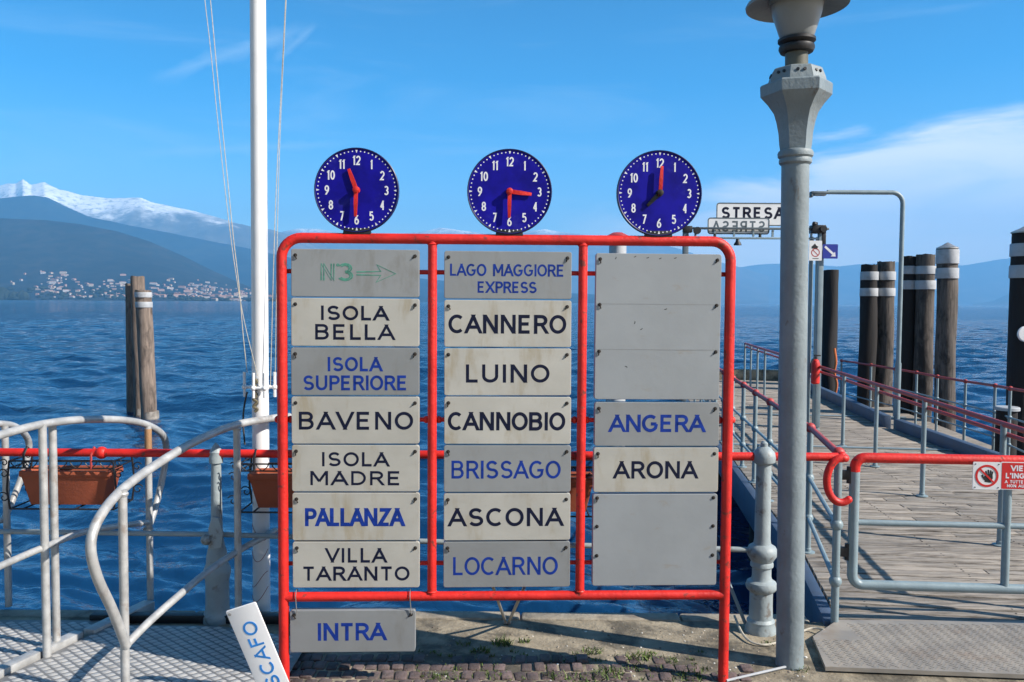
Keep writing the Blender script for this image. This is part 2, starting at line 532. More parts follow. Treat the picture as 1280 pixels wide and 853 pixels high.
def ribbon(mb, pts2, t, O, U, V, N, h0, h1, box=None):
    if box is not None:
        # split at sharp corners, so that every stroke is cut level with the top or bottom of the line
        parts, cur = [], [pts2[0]]
        for i in range(1, len(pts2)):
            cur.append(pts2[i])
            if i < len(pts2) - 1:
                a, b, c = (Vector(p) for p in pts2[i - 1:i + 2])
                if (b - a).length > 1e-6 and (c - b).length > 1e-6 and (b - a).normalized().dot((c - b).normalized()) < -.18:
                    parts.append(cur)
                    cur = [pts2[i]]
        parts.append(cur)
        if len(parts) > 1:
            for k, p in enumerate(parts):
                ribbon(mb, p, t, O, U, V, N, h0, h1 + .00005 * k, box)
            return
    closed = len(pts2) > 3 and abs(pts2[0][0] - pts2[-1][0]) < 1e-6 and abs(pts2[0][1] - pts2[-1][1]) < 1e-6
    P = [Vector((p[0], p[1])) for p in pts2]
    Q = [P[0]]
    for p in P[1:]:
        if (p - Q[-1]).length > 1e-6:
            Q.append(p)
    P = Q
    if closed:
        P = P[:-1] if (P[0] - P[-1]).length < 1e-6 else P
    m = len(P)
    L, Rr = [], []
    for i in range(m):
        if closed:
            d0 = (P[i] - P[i - 1]).normalized()
            d1 = (P[(i + 1) % m] - P[i]).normalized()
        else:
            d0 = (P[i] - P[i - 1]).normalized() if i else (P[1] - P[0]).normalized()
            d1 = (P[i + 1] - P[i]).normalized() if i < m - 1 else d0
        n0 = Vector((-d0.y, d0.x))
        n1 = Vector((-d1.y, d1.x))
        b = (n0 + n1)
        b = b.normalized() if b.length > 1e-4 else n0
        k = 1 / b.dot(n0) if b.dot(n0) > .55 else 1.12
        if box is not None and not closed and i in (0, m - 1):
            d = d1 if i == 0 else d0
            yb = box[0] if abs(P[i].y - box[0] - t / 2) < t * .3 else (box[1] if abs(P[i].y - box[1] + t / 2) < t * .3 else None)
            if yb is not None and abs(d.y) > .35:
                e = P[i] + d * ((yb - P[i].y) / d.y)
                hx_ = Vector((-t / 2 / d.y, 0))
                L.append(e + hx_)
                Rr.append(e - hx_)
                continue
        L.append(P[i] + b * t / 2 * k)
        Rr.append(P[i] - b * t / 2 * k)

    def w(p, h):
        return O + U * p.x + V * p.y + N * h
    lt = [mb.bm.verts.new(w(p, h1)) for p in L]
    rt = [mb.bm.verts.new(w(p, h1)) for p in Rr]
    lb = [mb.bm.verts.new(w(p, h0)) for p in L]
    rb = [mb.bm.verts.new(w(p, h0)) for p in Rr]
    for i in range(m if closed else m - 1):
        j = (i + 1) % m
        mb._face([rt[i], rt[j], lt[j], lt[i]])
        mb._face([lt[i], lt[j], lb[j], lb[i]])
        mb._face([rb[i], rb[j], rt[j], rt[i]])
    if not closed:
        mb._face([rt[0], lt[0], lb[0], rb[0]])
        mb._face([lt[-1], rt[-1], rb[-1], lb[-1]])


def write(mb, text, O, U, V, N, w, h, t, gap=.30, off=.0, jitter=0.0):
    """lay text in a box w x h with its lower left corner at O"""
    O, U, V, N = Vector(O), Vector(U), Vector(V), Vector(N)
    x = 0
    items = []
    rbear = {'A': .09, 'V': .09, 'T': .07, 'L': .09, 'P': .06, 'F': .06, 'O': .05, 'C': .05, 'D': .03, 'G': .01, 'S': .02, 'R': .03, 'Z': .02}
    lbear = {'A': .09, 'V': .09, 'T': .07, 'O': .05, 'C': .05, 'G': .05, 'S': .02, 'Z': .02}
    prev = None
    end = 0
    for ch in text:
        if ch == ' ':
            x += .55
            prev = None
            continue
        gw, st = GL[ch]
        if prev is not None:
            x -= rbear.get(prev, 0) + lbear.get(ch, 0)
        items.append((x, st))
        end = x + gw
        x += gw + gap + .10
        prev = ch
    tot = max(end, 1e-3)
    sx = (w - t) / tot if tot > .05 else 1
    sy = h - t
    k = 0
    for gx, st in items:
        for s in st:
            P = [((gx + a) * sx + t / 2, b * sy + t / 2) for a, b in s]
            ribbon(mb, P, t, O, U, V, N, off, off + .0006 + .00014 * (k % 6), (0, h))
            k += 1


# ================================================================== SETTING
# ------------------------------------------------------------------ lake
def make_water():
    zw = -0.80
    ys = [3.2]
    while ys[-1] < 260:
        ys.append(ys[-1] * 1.0062)
    while ys[-1] < 45000:
        ys.append(ys[-1] * 1.09)
    ys = np.array(ys)
    ang = np.linspace(R(-54), R(54), 720)
    Y, A = np.meshgrid(ys, ang, indexing='ij')
    X = Y * np.tan(A)
    Z = np.zeros_like(X)
    step = Y * 0.0062
    for i in range(64):
        lam = 0.16 * (1.075 ** i)
        lam = min(lam, 4.0) * rng.uniform(.85, 1.15)
        th = R(rng.normal(86, 40))
        k = 2 * math.pi / lam
        amp = 0.0098 * lam ** 0.55 * rng.uniform(.6, 1.3)
        fade = np.clip((lam / (step * 4.0)) - .4, 0, 1)
        ph = k * (X * math.cos(th) + Y * math.sin(th)) + rng.uniform(0, 6.28)
        s = np.sin(ph)
        Z += amp * fade * (s + .35 * np.cos(2 * ph))
    patch = 0.75 + .25 * np.sin(X * .05 + 1.2 * np.sin(Y * .031)) * np.sin(Y * .043 + .7)
    Z = Z * patch * np.clip((230 - Y) / 150, 0, 1)
    co = np.stack([X, Y, Z + zw], -1).reshape(-1, 3).astype(np.float32)
    nr, nc = X.shape
    idx = np.arange(nr * nc).reshape(nr, nc)
    q = np.stack([idx[:-1, :-1], idx[:-1, 1:], idx[1:, 1:], idx[1:, :-1]], -1).reshape(-1, 4).astype(np.int32)
    me = bpy.data.meshes.new('water')
    me.vertices.add(len(co))
    me.vertices.foreach_set('co', co.ravel())
    me.loops.add(q.size)
    me.loops.foreach_set('vertex_index', q.ravel())
    me.polygons.add(len(q))
    me.polygons.foreach_set('loop_start', np.arange(0, q.size, 4, dtype=np.int32))
    me.update()
    me.validate()
    me.shade_smooth()
    m, t, b = principled('lake_water')
    tcn = t.new('ShaderNodeTexCoord')
    v = tcn.outputs['Object']
    geo = t.new('ShaderNodeNewGeometry')
    sx = t.new('ShaderNodeSeparateXYZ')
    t.l.new(geo.outputs['Position'], sx.inputs[0])
    a1 = t.noise(t.mapping(v, (1.0, .95, 1)), 2.3, 5, .6, .3)
    a2 = t.noise(t.mapping(v, (.35, 1.1, 1)), .35, 5, .62, .4)
    a3 = t.noise(t.mapping(v, (1, 2.0, 1)), 8.0, 3, .5, .2)
    hgt = t.math('ADD', t.math('ADD', t.math('MULTIPLY', a1, .46), t.math('MULTIPLY', a2, .8)), t.math('MULTIPLY', a3, .03))
    bpn = t.new('ShaderNodeBump')
    bpn.inputs['Distance'].default_value = .55
    t.put(bpn.inputs['Strength'], t.rng(sx.outputs[1], 6, 60, .16, 1.0))
    t.put(bpn.inputs['Height'], hgt)
    t.l.new(bpn.outputs[0], b.inputs['Normal'])
    big = t.noise(t.mapping(v, (.006, .03, 1)), 1.0, 4, .6)
    t.put(b.inputs['Base Color'], t.mix(t.rng(big, .35, .65), (.0025, .027, .082), (.004, .038, .108)))
    b.inputs['Roughness'].default_value = .07
    b.inputs['IOR'].default_value = 1.42
    me.materials.append(m)
    o = bpy.data.objects.new('water', me)
    COL.objects.link(o)
    tag(o, 'deep blue rippled lake water stretching to the far shore', 'lake', kind='structure')


make_water()

# ------------------------------------------------------------------ quay (edge runs along y ~ 4.62)
EDGE = 4.62
QX0, QX1 = -30.0, 30.0
q = MB()
q.box((0, (EDGE - .11 - 45) / 2, -1.0), 30, (EDGE - .11 + 45) / 2, 1.0)
q.box((-14.2, EDGE - .06, -1.03), 15.8, .052, 1.0)
ground = q.build('ground', CONC, smooth=False)
tag(ground, 'worn stone and earth quay surface under the sign board', 'ground', kind='structure')
# edge kerb, individual long stones
k = MB()
x = -14.0
while x < 1.62:
    L = random.uniform(.8, 1.3)
    L = min(L, 1.66 - x)
    z = .008 + random.uniform(-.006, .006)
    k.box((x + L / 2, EDGE - .054, (z - .5) / 2), L / 2 - .004, .056, (z + .5) / 2, bevel=.014)
    x += L
kerb = k.build('kerb', KERBM)
tag(kerb, 'pale stone kerb along the edge of the quay', 'kerb', kind='structure')
# cobbles in front of the strip of bare stone
cb = MB()
for i in range(64):
    for j in range(19):
        cx = -1.75 + i * .062 + (.031 if j % 2 else 0) + random.uniform(-.004, .004)
        cy = 2.35 + j * .092 + random.uniform(-.004, .004)
        lim = 4.12 - .17 * max(0, (cx - .0)) + random.uniform(-.09, .05)
        if cy > lim or (cx > 1.15 and cy > 3.6) or random.random() < .06:
            continue
        cb.box((cx, cy, -.0145 + random.gauss(0, .0035)), .0275 * random.uniform(.9, 1.05), .0415 * random.uniform(.92, 1.04), .022, bevel=.008, U=(math.cos(rz_ := random.gauss(0, .06)), math.sin(rz_), 0), V=(-math.sin(rz_), math.cos(rz_), 0), Wd=Vector((random.gauss(0, .05), random.gauss(0, .05), 1)).normalized())
cobbles = cb.build('cobbled_pavement', COBBLE)
tag(cobbles, 'dark reddish cobbles with mossy joints in front of the quay edge', 'pavement', kind='structure')
# loose rubble and grass growing in the joints
gb = MB()


def tuft(c, n, h, spread):
    for _ in range(n):
        a = random.uniform(0, 6.283)
        r0 = spread * math.sqrt(random.random())
        b = Vector((c[0] + r0 * math.cos(a), c[1] + r0 * math.sin(a) * .7, c[2]))
        d = Vector((random.gauss(0, .5), random.gauss(0, .5), 1)).normalized()
        hh = h * random.uniform(.4, 1.1)
        w = random.uniform(.0018, .0038)
        sd_ = Vector((random.gauss(0, 1), random.gauss(0, 1), 0)).normalized() * w
        m1 = b + d * hh * .55
        tp = b + d * hh + Vector((d.x, d.y, -.3)) * hh * .35
        gb.poly([b - sd_, b + sd_, m1 + sd_ * .7, m1 - sd_ * .7])
        gb.poly([m1 - sd_ * .7, m1 + sd_ * .7, tp])


for px, py, n, h, sp in ((628, 806, 110, .05, .05), (600, 815, 60, .035, .05), (740, 815, 60, .03, .06), (800, 822, 80, .04, .07), (835, 826, 40, .03, .05),
                         (560, 848, 80, .03, .08), (620, 846, 50, .03, .06), (690, 846, 60, .03, .05), (760, 845, 110, .045, .08), (795, 836, 70, .03, .06),
                         (860, 847, 80, .03, .07), (725, 851, 90, .035, .09), (1000, 838, 30, .03, .05), (905, 846, 30, .03, .04), (655, 803, 30, .03, .03),
                         (870, 838, 30, .03, .06), (580, 806, 20, .03, .04), (540, 846, 40, .025, .06), (960, 806, 20, .03, .04)):
    p = gd(px, py, .0)
    tuft((p.x, p.y, .0), n, h, sp)
for _ in range(70):
    p = gd(random.uniform(520, 900), random.uniform(815, 852), 0)
    tuft((p.x, p.y, .0), random.randint(4, 12), .022, .02)
tag(gb.build('grass', GRASS, smooth=False), 'small grass tufts growing between the cobbles', 'grass', kind='stuff')
rb = MB()
for _ in range(420):
    p = gd(random.uniform(515, 1015), random.uniform(784, 853), 0)
    s = random.uniform(.002, .007) * (1.6 if random.random() < .06 else 1)
    rb.mi = 1 if random.random() < .18 else 0
    prof = [(s * .5, 0), (s, s * .3), (s * .8, s * .8), (s * .2, s)]
    rb.lathe((p.x, p.y, -.002), prof, 6, phase=random.random())
PEB = pm('pebble', (.26, .22, .17), .9, var=.4, vscale=20, island=.5)
PEBW = pm('pale_pebble', (.62, .60, .55), .9, var=.2, vscale=20, island=.2)
tag(rb.build('gravel', [PEB, PEBW], smooth=False), 'loose grit and small pebbles scattered on the quay', 'gravel', kind='stuff')


# ------------------------------------------------------------------ mountains
def fbm(x, y, oct_=5, seed=0):
    r = np.random.default_rng(seed)
    out = np.zeros_like(x)
    a, f = 1.0, 1.0
    for _ in range(oct_):
        for _ in range(4):
            th = r.uniform(0, 6.283)
            out += a * .35 * np.sin(f * (x * math.cos(th) + y * math.sin(th)) + r.uniform(0, 6.283))
        a *= .52
        f *= 2.03
    return out


def hill(name, prof, Dc, D0, mat, label, seed, rough=.05, nx=420, nt=60, power=1.25, fscale=1.0, crest=.006):
    xs = np.array([p[0] for p in prof], float)
    hs_ = []
    for px, py in prof:
        p = at(px, py, Dc)
        hs_.append(max(p.z + .8, 2))
    hs_ = np.array(hs_)
    azs = np.array([math.atan((px - 640) / F) for px in xs])
    A = np.linspace(azs[0], azs[-1], nx)
    H = np.interp(A, azs, hs_)
    T = np.linspace(0, 1.5, nt)
    A2, T2 = np.meshgrid(A, T, indexing='ij')
    H2 = np.repeat(H[:, None], nt, 1)
    Y = D0 + (Dc - D0) * T2
    X = Y * np.tan(A2)
    tt = np.where(T2 <= 1, T2, 2 - T2)
    base = np.clip(tt, 0, 1) ** power
    nz = fbm(X / (900 * fscale), Y / (900 * fscale), 6, seed)
    ridge_n = fbm(X / (420 * fscale), Y / (1600 * fscale), 5, seed + 5)
    Z = H2 * base * (1 + rough * (nz + ridge_n) * (1 - np.clip(T2, 0, 1) ** 6) * 1.4) + crest * H2.max() * fbm(X / (170 * fscale), Y / (170 * fscale), 4, seed + 9) * np.clip(tt, 0, 1)
    Z = Z - .9
    co = np.stack([X, Y, Z], -1).reshape(-1, 3)
    idx = np.arange(nx * nt).reshape(nx, nt)
    q = np.stack([idx[:-1, :-1], idx[1:, :-1], idx[1:, 1:], idx[:-1, 1:]], -1).reshape(-1, 4)
    me = bpy.data.meshes.new(name)
    me.from_pydata(co.tolist(), [], q.tolist())
    me.shade_smooth()
    me.materials.append(mat)
    o = bpy.data.objects.new(name, me)
    COL.objects.link(o)
    tag(o, label, 'mountain' if 'mountain' in name else 'hill', kind='structure')

    def surf(px, t):
        a = math.atan((px - 640) / F)
        i = int(np.clip(np.searchsorted(A, a), 0, nx - 1))
        j = t / 1.5 * (nt - 1)
        j0 = int(j)
        f = j - j0
        return Vector((float(X[i, j0] * (1 - f) + X[i, j0 + 1] * f), float(Y[i, j0] * (1 - f) + Y[i, j0 + 1] * f), float(Z[i, j0] * (1 - f) + Z[i, j0 + 1] * f)))
    return surf


def land_mat(name, c1, c2, scale, snow=None):
    m, t, b = principled(name)
    tcn = t.new('ShaderNodeTexCoord')
    v = tcn.outputs['Object']
    n1 = t.noise(v, scale, 8, .65)
    n2 = t.noise(v, scale * .22, 5, .6)
    c = t.mix(t.rng(n1, .35, .65), c1, c2)
    c = t.mix(t.rng(n2, .35, .65, 0, .6), c, tuple(x * .65 for x in c1))
    if snow:
        geo = t.new('ShaderNodeNewGeometry')
        sp = t.new('ShaderNodeSeparateXYZ')
        t.l.new(geo.outputs['Position'], sp.inputs[0])
        sn = t.new('ShaderNodeSeparateXYZ')
        t.l.new(geo.outputs['Normal'], sn.inputs[0])
        n3 = t.noise(v, .0022, 8, .68)
        zz = t.math('ADD', sp.outputs[2], t.math('MULTIPLY', t.math('SUBTRACT', n3, .5), snow[2]))
        f = t.rng(zz, snow[0], snow[1])
        n4 = t.noise(v, .012, 6, .7)
        f = t.math('MULTIPLY', f, t.rng(n4, .36, .52, .30, 1.0))
        c = t.mix(f, c, (.90, .90, .90))
    t.put(b.inputs['Base Color'], c)
    b.inputs['Roughness'].default_value = .95
    b.inputs['Specular IOR Level'].default_value = .1
    return m


HAZED_FOREST = land_mat('forest_slope_hazed', (.014, .030, .046), (.036, .045, .054), .016)  # slope tinted blue, so part of the distance haze sits in this colour
HAZED_RIDGE = land_mat('far_forest_slope_hazed', (.008, .028, .060), (.028, .045, .064), .008)  # stronger blue tint: distance haze put into the ridge colour as well
SNOWM = land_mat('snow_mountain', (.10, .09, .08), (.17, .15, .13), .004, snow=(1010, 1330, 900))
FARM = land_mat('far_rock', (.10, .10, .10), (.16, .15, .14), .003)
FARS = land_mat('far_snow_rock', (.10, .10, .10), (.16, .15, .14), .003, snow=(1150, 1330, 300))

front = hill('town_hill', [(-420, 300), (-200, 285), (-60, 276), (0, 273), (60, 275), (100, 280), (150, 290), (190, 302), (230, 320), (270, 340), (300, 354), (330, 365), (365, 372.2), (420, 374.5)],
             4600, 3300, HAZED_FOREST, 'brown wooded hillside above the lakeside town', 3, rough=.06, power=1.15)
hill('ridge_hill', [(-420, 240), (-150, 250), (0, 247), (45, 243), (62, 246), (85, 258), (110, 269), (140, 276), (170, 283), (200, 288), (260, 300), (330, 314), (400, 330), (460, 340), (560, 352), (660, 362), (760, 370), (800, 374)],
     7600, 5600, HAZED_RIDGE, 'blue wooded ridge rising behind the town hill', 11, rough=.05)
hill('snowy_mountain', [(-420, 260), (-200, 235), (-60, 240), (-20, 236), (0, 232), (14, 229), (23, 230), (32, 224), (42, 231), (50, 229.5), (58, 227.5), (77, 236), (103, 242), (134, 246), (155, 246), (178, 246), (196, 254), (224, 259), (245, 263), (271, 270.6), (296, 277.5), (314, 284), (345, 292), (400, 305), (460, 325), (520, 350)],
     12000, 8300, SNOWM, 'snow covered mountain range along the skyline', 21, rough=.10, nx=700, nt=110, fscale=1.3, crest=.008)
hill('distant_mountain', [(250, 330), (300, 305), (345, 291), (372, 285), (398, 285), (430, 291), (500, 291), (530, 288), (549, 283.5), (566, 286), (600, 291), (640, 291), (680, 286), (700, 290), (740, 294), (800, 300), (850, 312), (900, 328), (960, 345)],
     15000, 11500, FARS, 'pale blue distant mountains with snowy tops', 31, rough=.08, nx=420, fscale=1.5)
hill('hazy_mountain', [(760, 350), (830, 338), (880, 334), (920, 334.5), (950, 330), (985, 328), (1020, 330), (1045, 333), (1075, 330), (1120, 327), (1160, 331), (1200, 332), (1240, 325), (1280, 320), (1400, 312), (1600, 325), (1900, 330)],
     17000, 14000, FARM, 'hazy blue mountains across the lake', 41, rough=.06, nx=420, fscale=1.6)
hill('hazy_hill', [(1215, 380), (1240, 376), (1262, 366), (1290, 357), (1400, 340), (1600, 335), (1900, 340)],
     12500, 11000, FARM, 'low hazy hill at the right end of the far shore', 51, rough=.05, nx=200, fscale=1.6)

# promontory with dark trees at the far left of the shore
pr = MB()
for i in range(26):
    px = -80 + i * 4.4 + random.uniform(-1, 1)
    hgt = random.uniform(30, 62) * (1 if px < 10 else .6)
    c = at(px, 374.5, 3150)
    w = random.uniform(16, 30)
    prof = [(w * .8, 0), (w, hgt * .3), (w * .9, hgt * .6), (w * .5, hgt * .88), (w * .1, hgt)]
    pr.lathe((c.x, c.y, -2), prof, 8, phase=random.random())
DARKF = land_mat('dark_trees', (.018, .026, .018), (.035, .045, .03), .03)
tag(pr.build('forest', DARKF), 'dark wooded headland at the water line below the town hill', 'forest', kind='stuff')

# houses of the town
HW = [pm('house_wall_white', (.40, .39, .38), .8, var=.05), pm('house_wall_cream', (.38, .34, .28), .8, var=.05), pm('house_wall_rose', (.36, .25, .21), .8, var=.05)]
ROOFT = pm('house_roof_tile', (.42, .20, .14), .85, var=.15)
protos = []
for wi, (wx, wy, wh, rh) in enumerate(((9, 7, 8, 3), (14, 9, 11, 3.5), (8, 7, 10, 3), (22, 10, 14, 3), (11, 8, 7, 3))):
    for mi_ in range(3):
        h = MB()
        h.box((0, 0, wh / 2 - 3), wx, wy, wh / 2 + 3)
        h.mi = 1
        a, b_ = wx + .6, wy + .6
        z0 = wh + .05
        P = [(-a, -b_, z0), (a, -b_, z0), (a, b_, z0), (-a, b_, z0), (-a * .7, 0, z0 + rh), (a * .7, 0, z0 + rh)]
        h.poly([P[0], P[1], P[5], P[4]])
        h.poly([P[2], P[3], P[4], P[5]])
        h.poly([P[1], P[2], P[5]])
        h.poly([P[3], P[0], P[4]])
        protos.append((h, mi_))
pm_ob = []
hid = 0
HLAB = 'tiny pale house among the lakeside town at the foot of the hill'
first = []
for h, mi_ in protos:
    o = h.build('house', [HW[mi_], ROOFT], smooth=False)
    first.append(o)
    tag(o, HLAB, 'house', 'houses of the lakeside town')
spots = []
tries = 0
while len(spots) < 285 and tries < 5000:
    tries += 1
    u = random.random()
    if u < .42:
        px = random.gauss(110, 48)
        ymax = 26 if px < 150 else 18
        dy = abs(random.gauss(0, 14))
        if random.random() < .25:
            px = random.gauss(68, 9); dy = random.uniform(4, 32)
    elif u < .9:
        px = random.gauss(258, 42)
        dy = abs(random.gauss(0, 11))
    else:
        px = random.uniform(2, 345)
        dy = random.uniform(0, 24)
    if px < 4 or px > 352:
        continue
    if px > 300 and dy > 20 - (px - 300) * .28:
        continue
    spots.append((px, dy))
for i, (px, dy) in enumerate(spots):
    # find the place on the hill that far above the shore line
    target_y = 373.6 - dy
    best = None
    for tstep in range(2, 60):
        p = front(px, tstep / 75)
        d = p - CAMPOS
        v = CM.inverted() @ d
        yy = 426.5 - F * (v.y / -v.z)
        if yy <= target_y or best is None:
            best = p
            if yy <= target_y:
                break
    o = first[i % len(first)] if i < len(first) else random.choice(first).copy()
    if i >= len(first):
        COL.objects.link(o)
    s = random.uniform(.42, .80) * (1.1 if dy < 4 else .85)
    o.location = (best.x + random.uniform(-4, 4), best.y + random.uniform(-4, 4), max(best.z, 0))
    o.scale = (s, s, s * random.uniform(.7, 1.1))
    o.rotation_euler = (0, 0, random.uniform(-.6, .6))


tb = MB()
for _ in range(210):
    px = random.choice((random.gauss(110, 60), random.gauss(250, 60), random.uniform(-40, 350)))
    if px > 340:
        continue
    p = front(px, random.uniform(.01, .16) * (1 if px < 230 else .6))
    w, hgt = random.uniform(7, 15), random.uniform(7, 15)
    tb.lathe((p.x, p.y, max(p.z, 0) - 2), [(w * .7, 0), (w, hgt * .4), (w * .8, hgt * .75), (w * .2, hgt)], 7, phase=random.random())
tag(tb.build('woods', DARKF), 'dark tree clumps growing between the far lakeside houses', 'woods', kind='stuff')


# haze: one closed box round camera and scene
def haze():
    b = MB()
    b.box((-500, 8600, 1000), 16000, 10200, 1004)
    o = b.build('haze', [], smooth=False)
    m = bpy.data.materials.new('haze_air')
    m.use_nodes = True
    nt = m.node_tree
    nt.nodes.clear()
    pv = nt.nodes.new('ShaderNodeVolumePrincipled')
    pv.inputs['Color'].default_value = (.20, .57, 1.0, 1)
    pv.inputs['Density'].default_value = 1.0e-4
    pv.inputs['Anisotropy'].default_value = .0
    out = nt.nodes.new('ShaderNodeOutputMaterial')
    nt.links.new(pv.outputs[0], out.inputs['Volume'])
    o.data.materials.append(m)
    tag(o, 'thin blue haze over the lake and the mountains', 'haze', kind='stuff')


haze()
# ================================================================== SIGN BOARD
BP0 = Vector((-1.03, 3.72, 0))
BP1 = Vector((.97, 3.785, 0))
BU = (BP1 - BP0).normalized()
BN = Vector((BU.y, -BU.x, 0))          # towards the viewer
BW = Vector((0, 0, 1))


def bpt(px, py, off=0.0):
    d = ray(px, py)
    o = BP0 + BN * off
    t = (o - CAMPOS).dot(BN) / d.dot(BN)
    return CAMPOS + d * t


def board():
    lb, rt_ = bpt(353.5, 560), bpt(909, 560)
    zt = bpt(450, 298.2).z
    zb = bpt(640, 744.8).z
    L0, R0 = Vector((lb.x, lb.y, -.02)), Vector((rt_.x, rt_.y, -.02))
    T = thing('sign_board', 'tall red tube frame carrying grey destination signs at the quay edge', 'sign board', (L0.x, L0.y, 0))
    r = .0232
    cr = .088
    path = [L0, Vector((L0.x, L0.y, zt - cr))]
    c = Vector((L0.x, L0.y, zt - cr)) + BU * cr
    path += arc_pts(c, -BU, BW, cr, cr, 0, math.pi / 2, 8)[1:]
    c2 = Vector((R0.x, R0.y, zt - cr)) - BU * cr
    path += arc_pts(c2, BU, BW, cr, cr, math.pi / 2, 0, 8)
    path.append(R0)
    m = MB()
    m.tube(path, r, 16)
    m.build('outer_frame', RED, T)
    m = MB()
    m.tube([Vector((L0.x, L0.y, zb)), Vector((R0.x, R0.y, zb))], .0215, 14)
    m.build('bottom_rail', RED, T)
    for px in (540.2, 726.8):
        p = bpt(px, 520)
        m = MB()
        m.tube([Vector((p.x, p.y, zb)), Vector((p.x, p.y, zt))], .0205, 14)
        # weld beads
        for z in (zb + .022, zt - .024):
            m.lathe((p.x, p.y, z - .004), [(.021, 0), (.0245, .004), (.021, .008)], 14)
        m.build('post', RED, T)
    for py in (341, 526, 706):
        z = bpt(640, py).z
        a = Vector((L0.x, L0.y, z)) - BN * .030
        b = Vector((R0.x, R0.y, z)) - BN * .030
        m = MB()
        m.tube([a, b], .0105, 10)
        for q in (L0, R0, bpt(540.2, 520), bpt(726.8, 520)):
            m.tube([Vector((q.x, q.y, z)), Vector((q.x, q.y, z)) - BN * .032], .010, 8)
            if py == 526:
                for s in (-.028, .028):
                    m.ball(Vector((q.x, q.y, z)) - BN * .03 + BU * s, .017, 10, 6)
        m.build('back_bar', RED, T)
    # prop legs leaning back to the kerb
    for a, b in (((606, 705), (632, 778)), ((655, 735), (636, 778))):
        A = bpt(a[0], a[1], -.035)
        B = at(b[0], b[1], 4.46)
        B.z = .01
        m = MB()
        m.tube([A, B], .0085, 8)
        m.ball(B, .015, 8, 6)
        m.build('prop', STEEL, T)
    # wires that hold the lowest sign
    for px in (371, 513):
        m = MB()
        a = bpt(px, 744, .0)
        b = bpt(px + (1 if px > 400 else 0), 768, .016)
        m.tube(arc_pts(a, BN, BW, .026, .026, 0, 2 * math.pi * .96, 12), .0022, 6)
        m.tube([a + BN * .026, b], .0022, 6)
        m.build('wire', STEEL, T)
    return T


board()


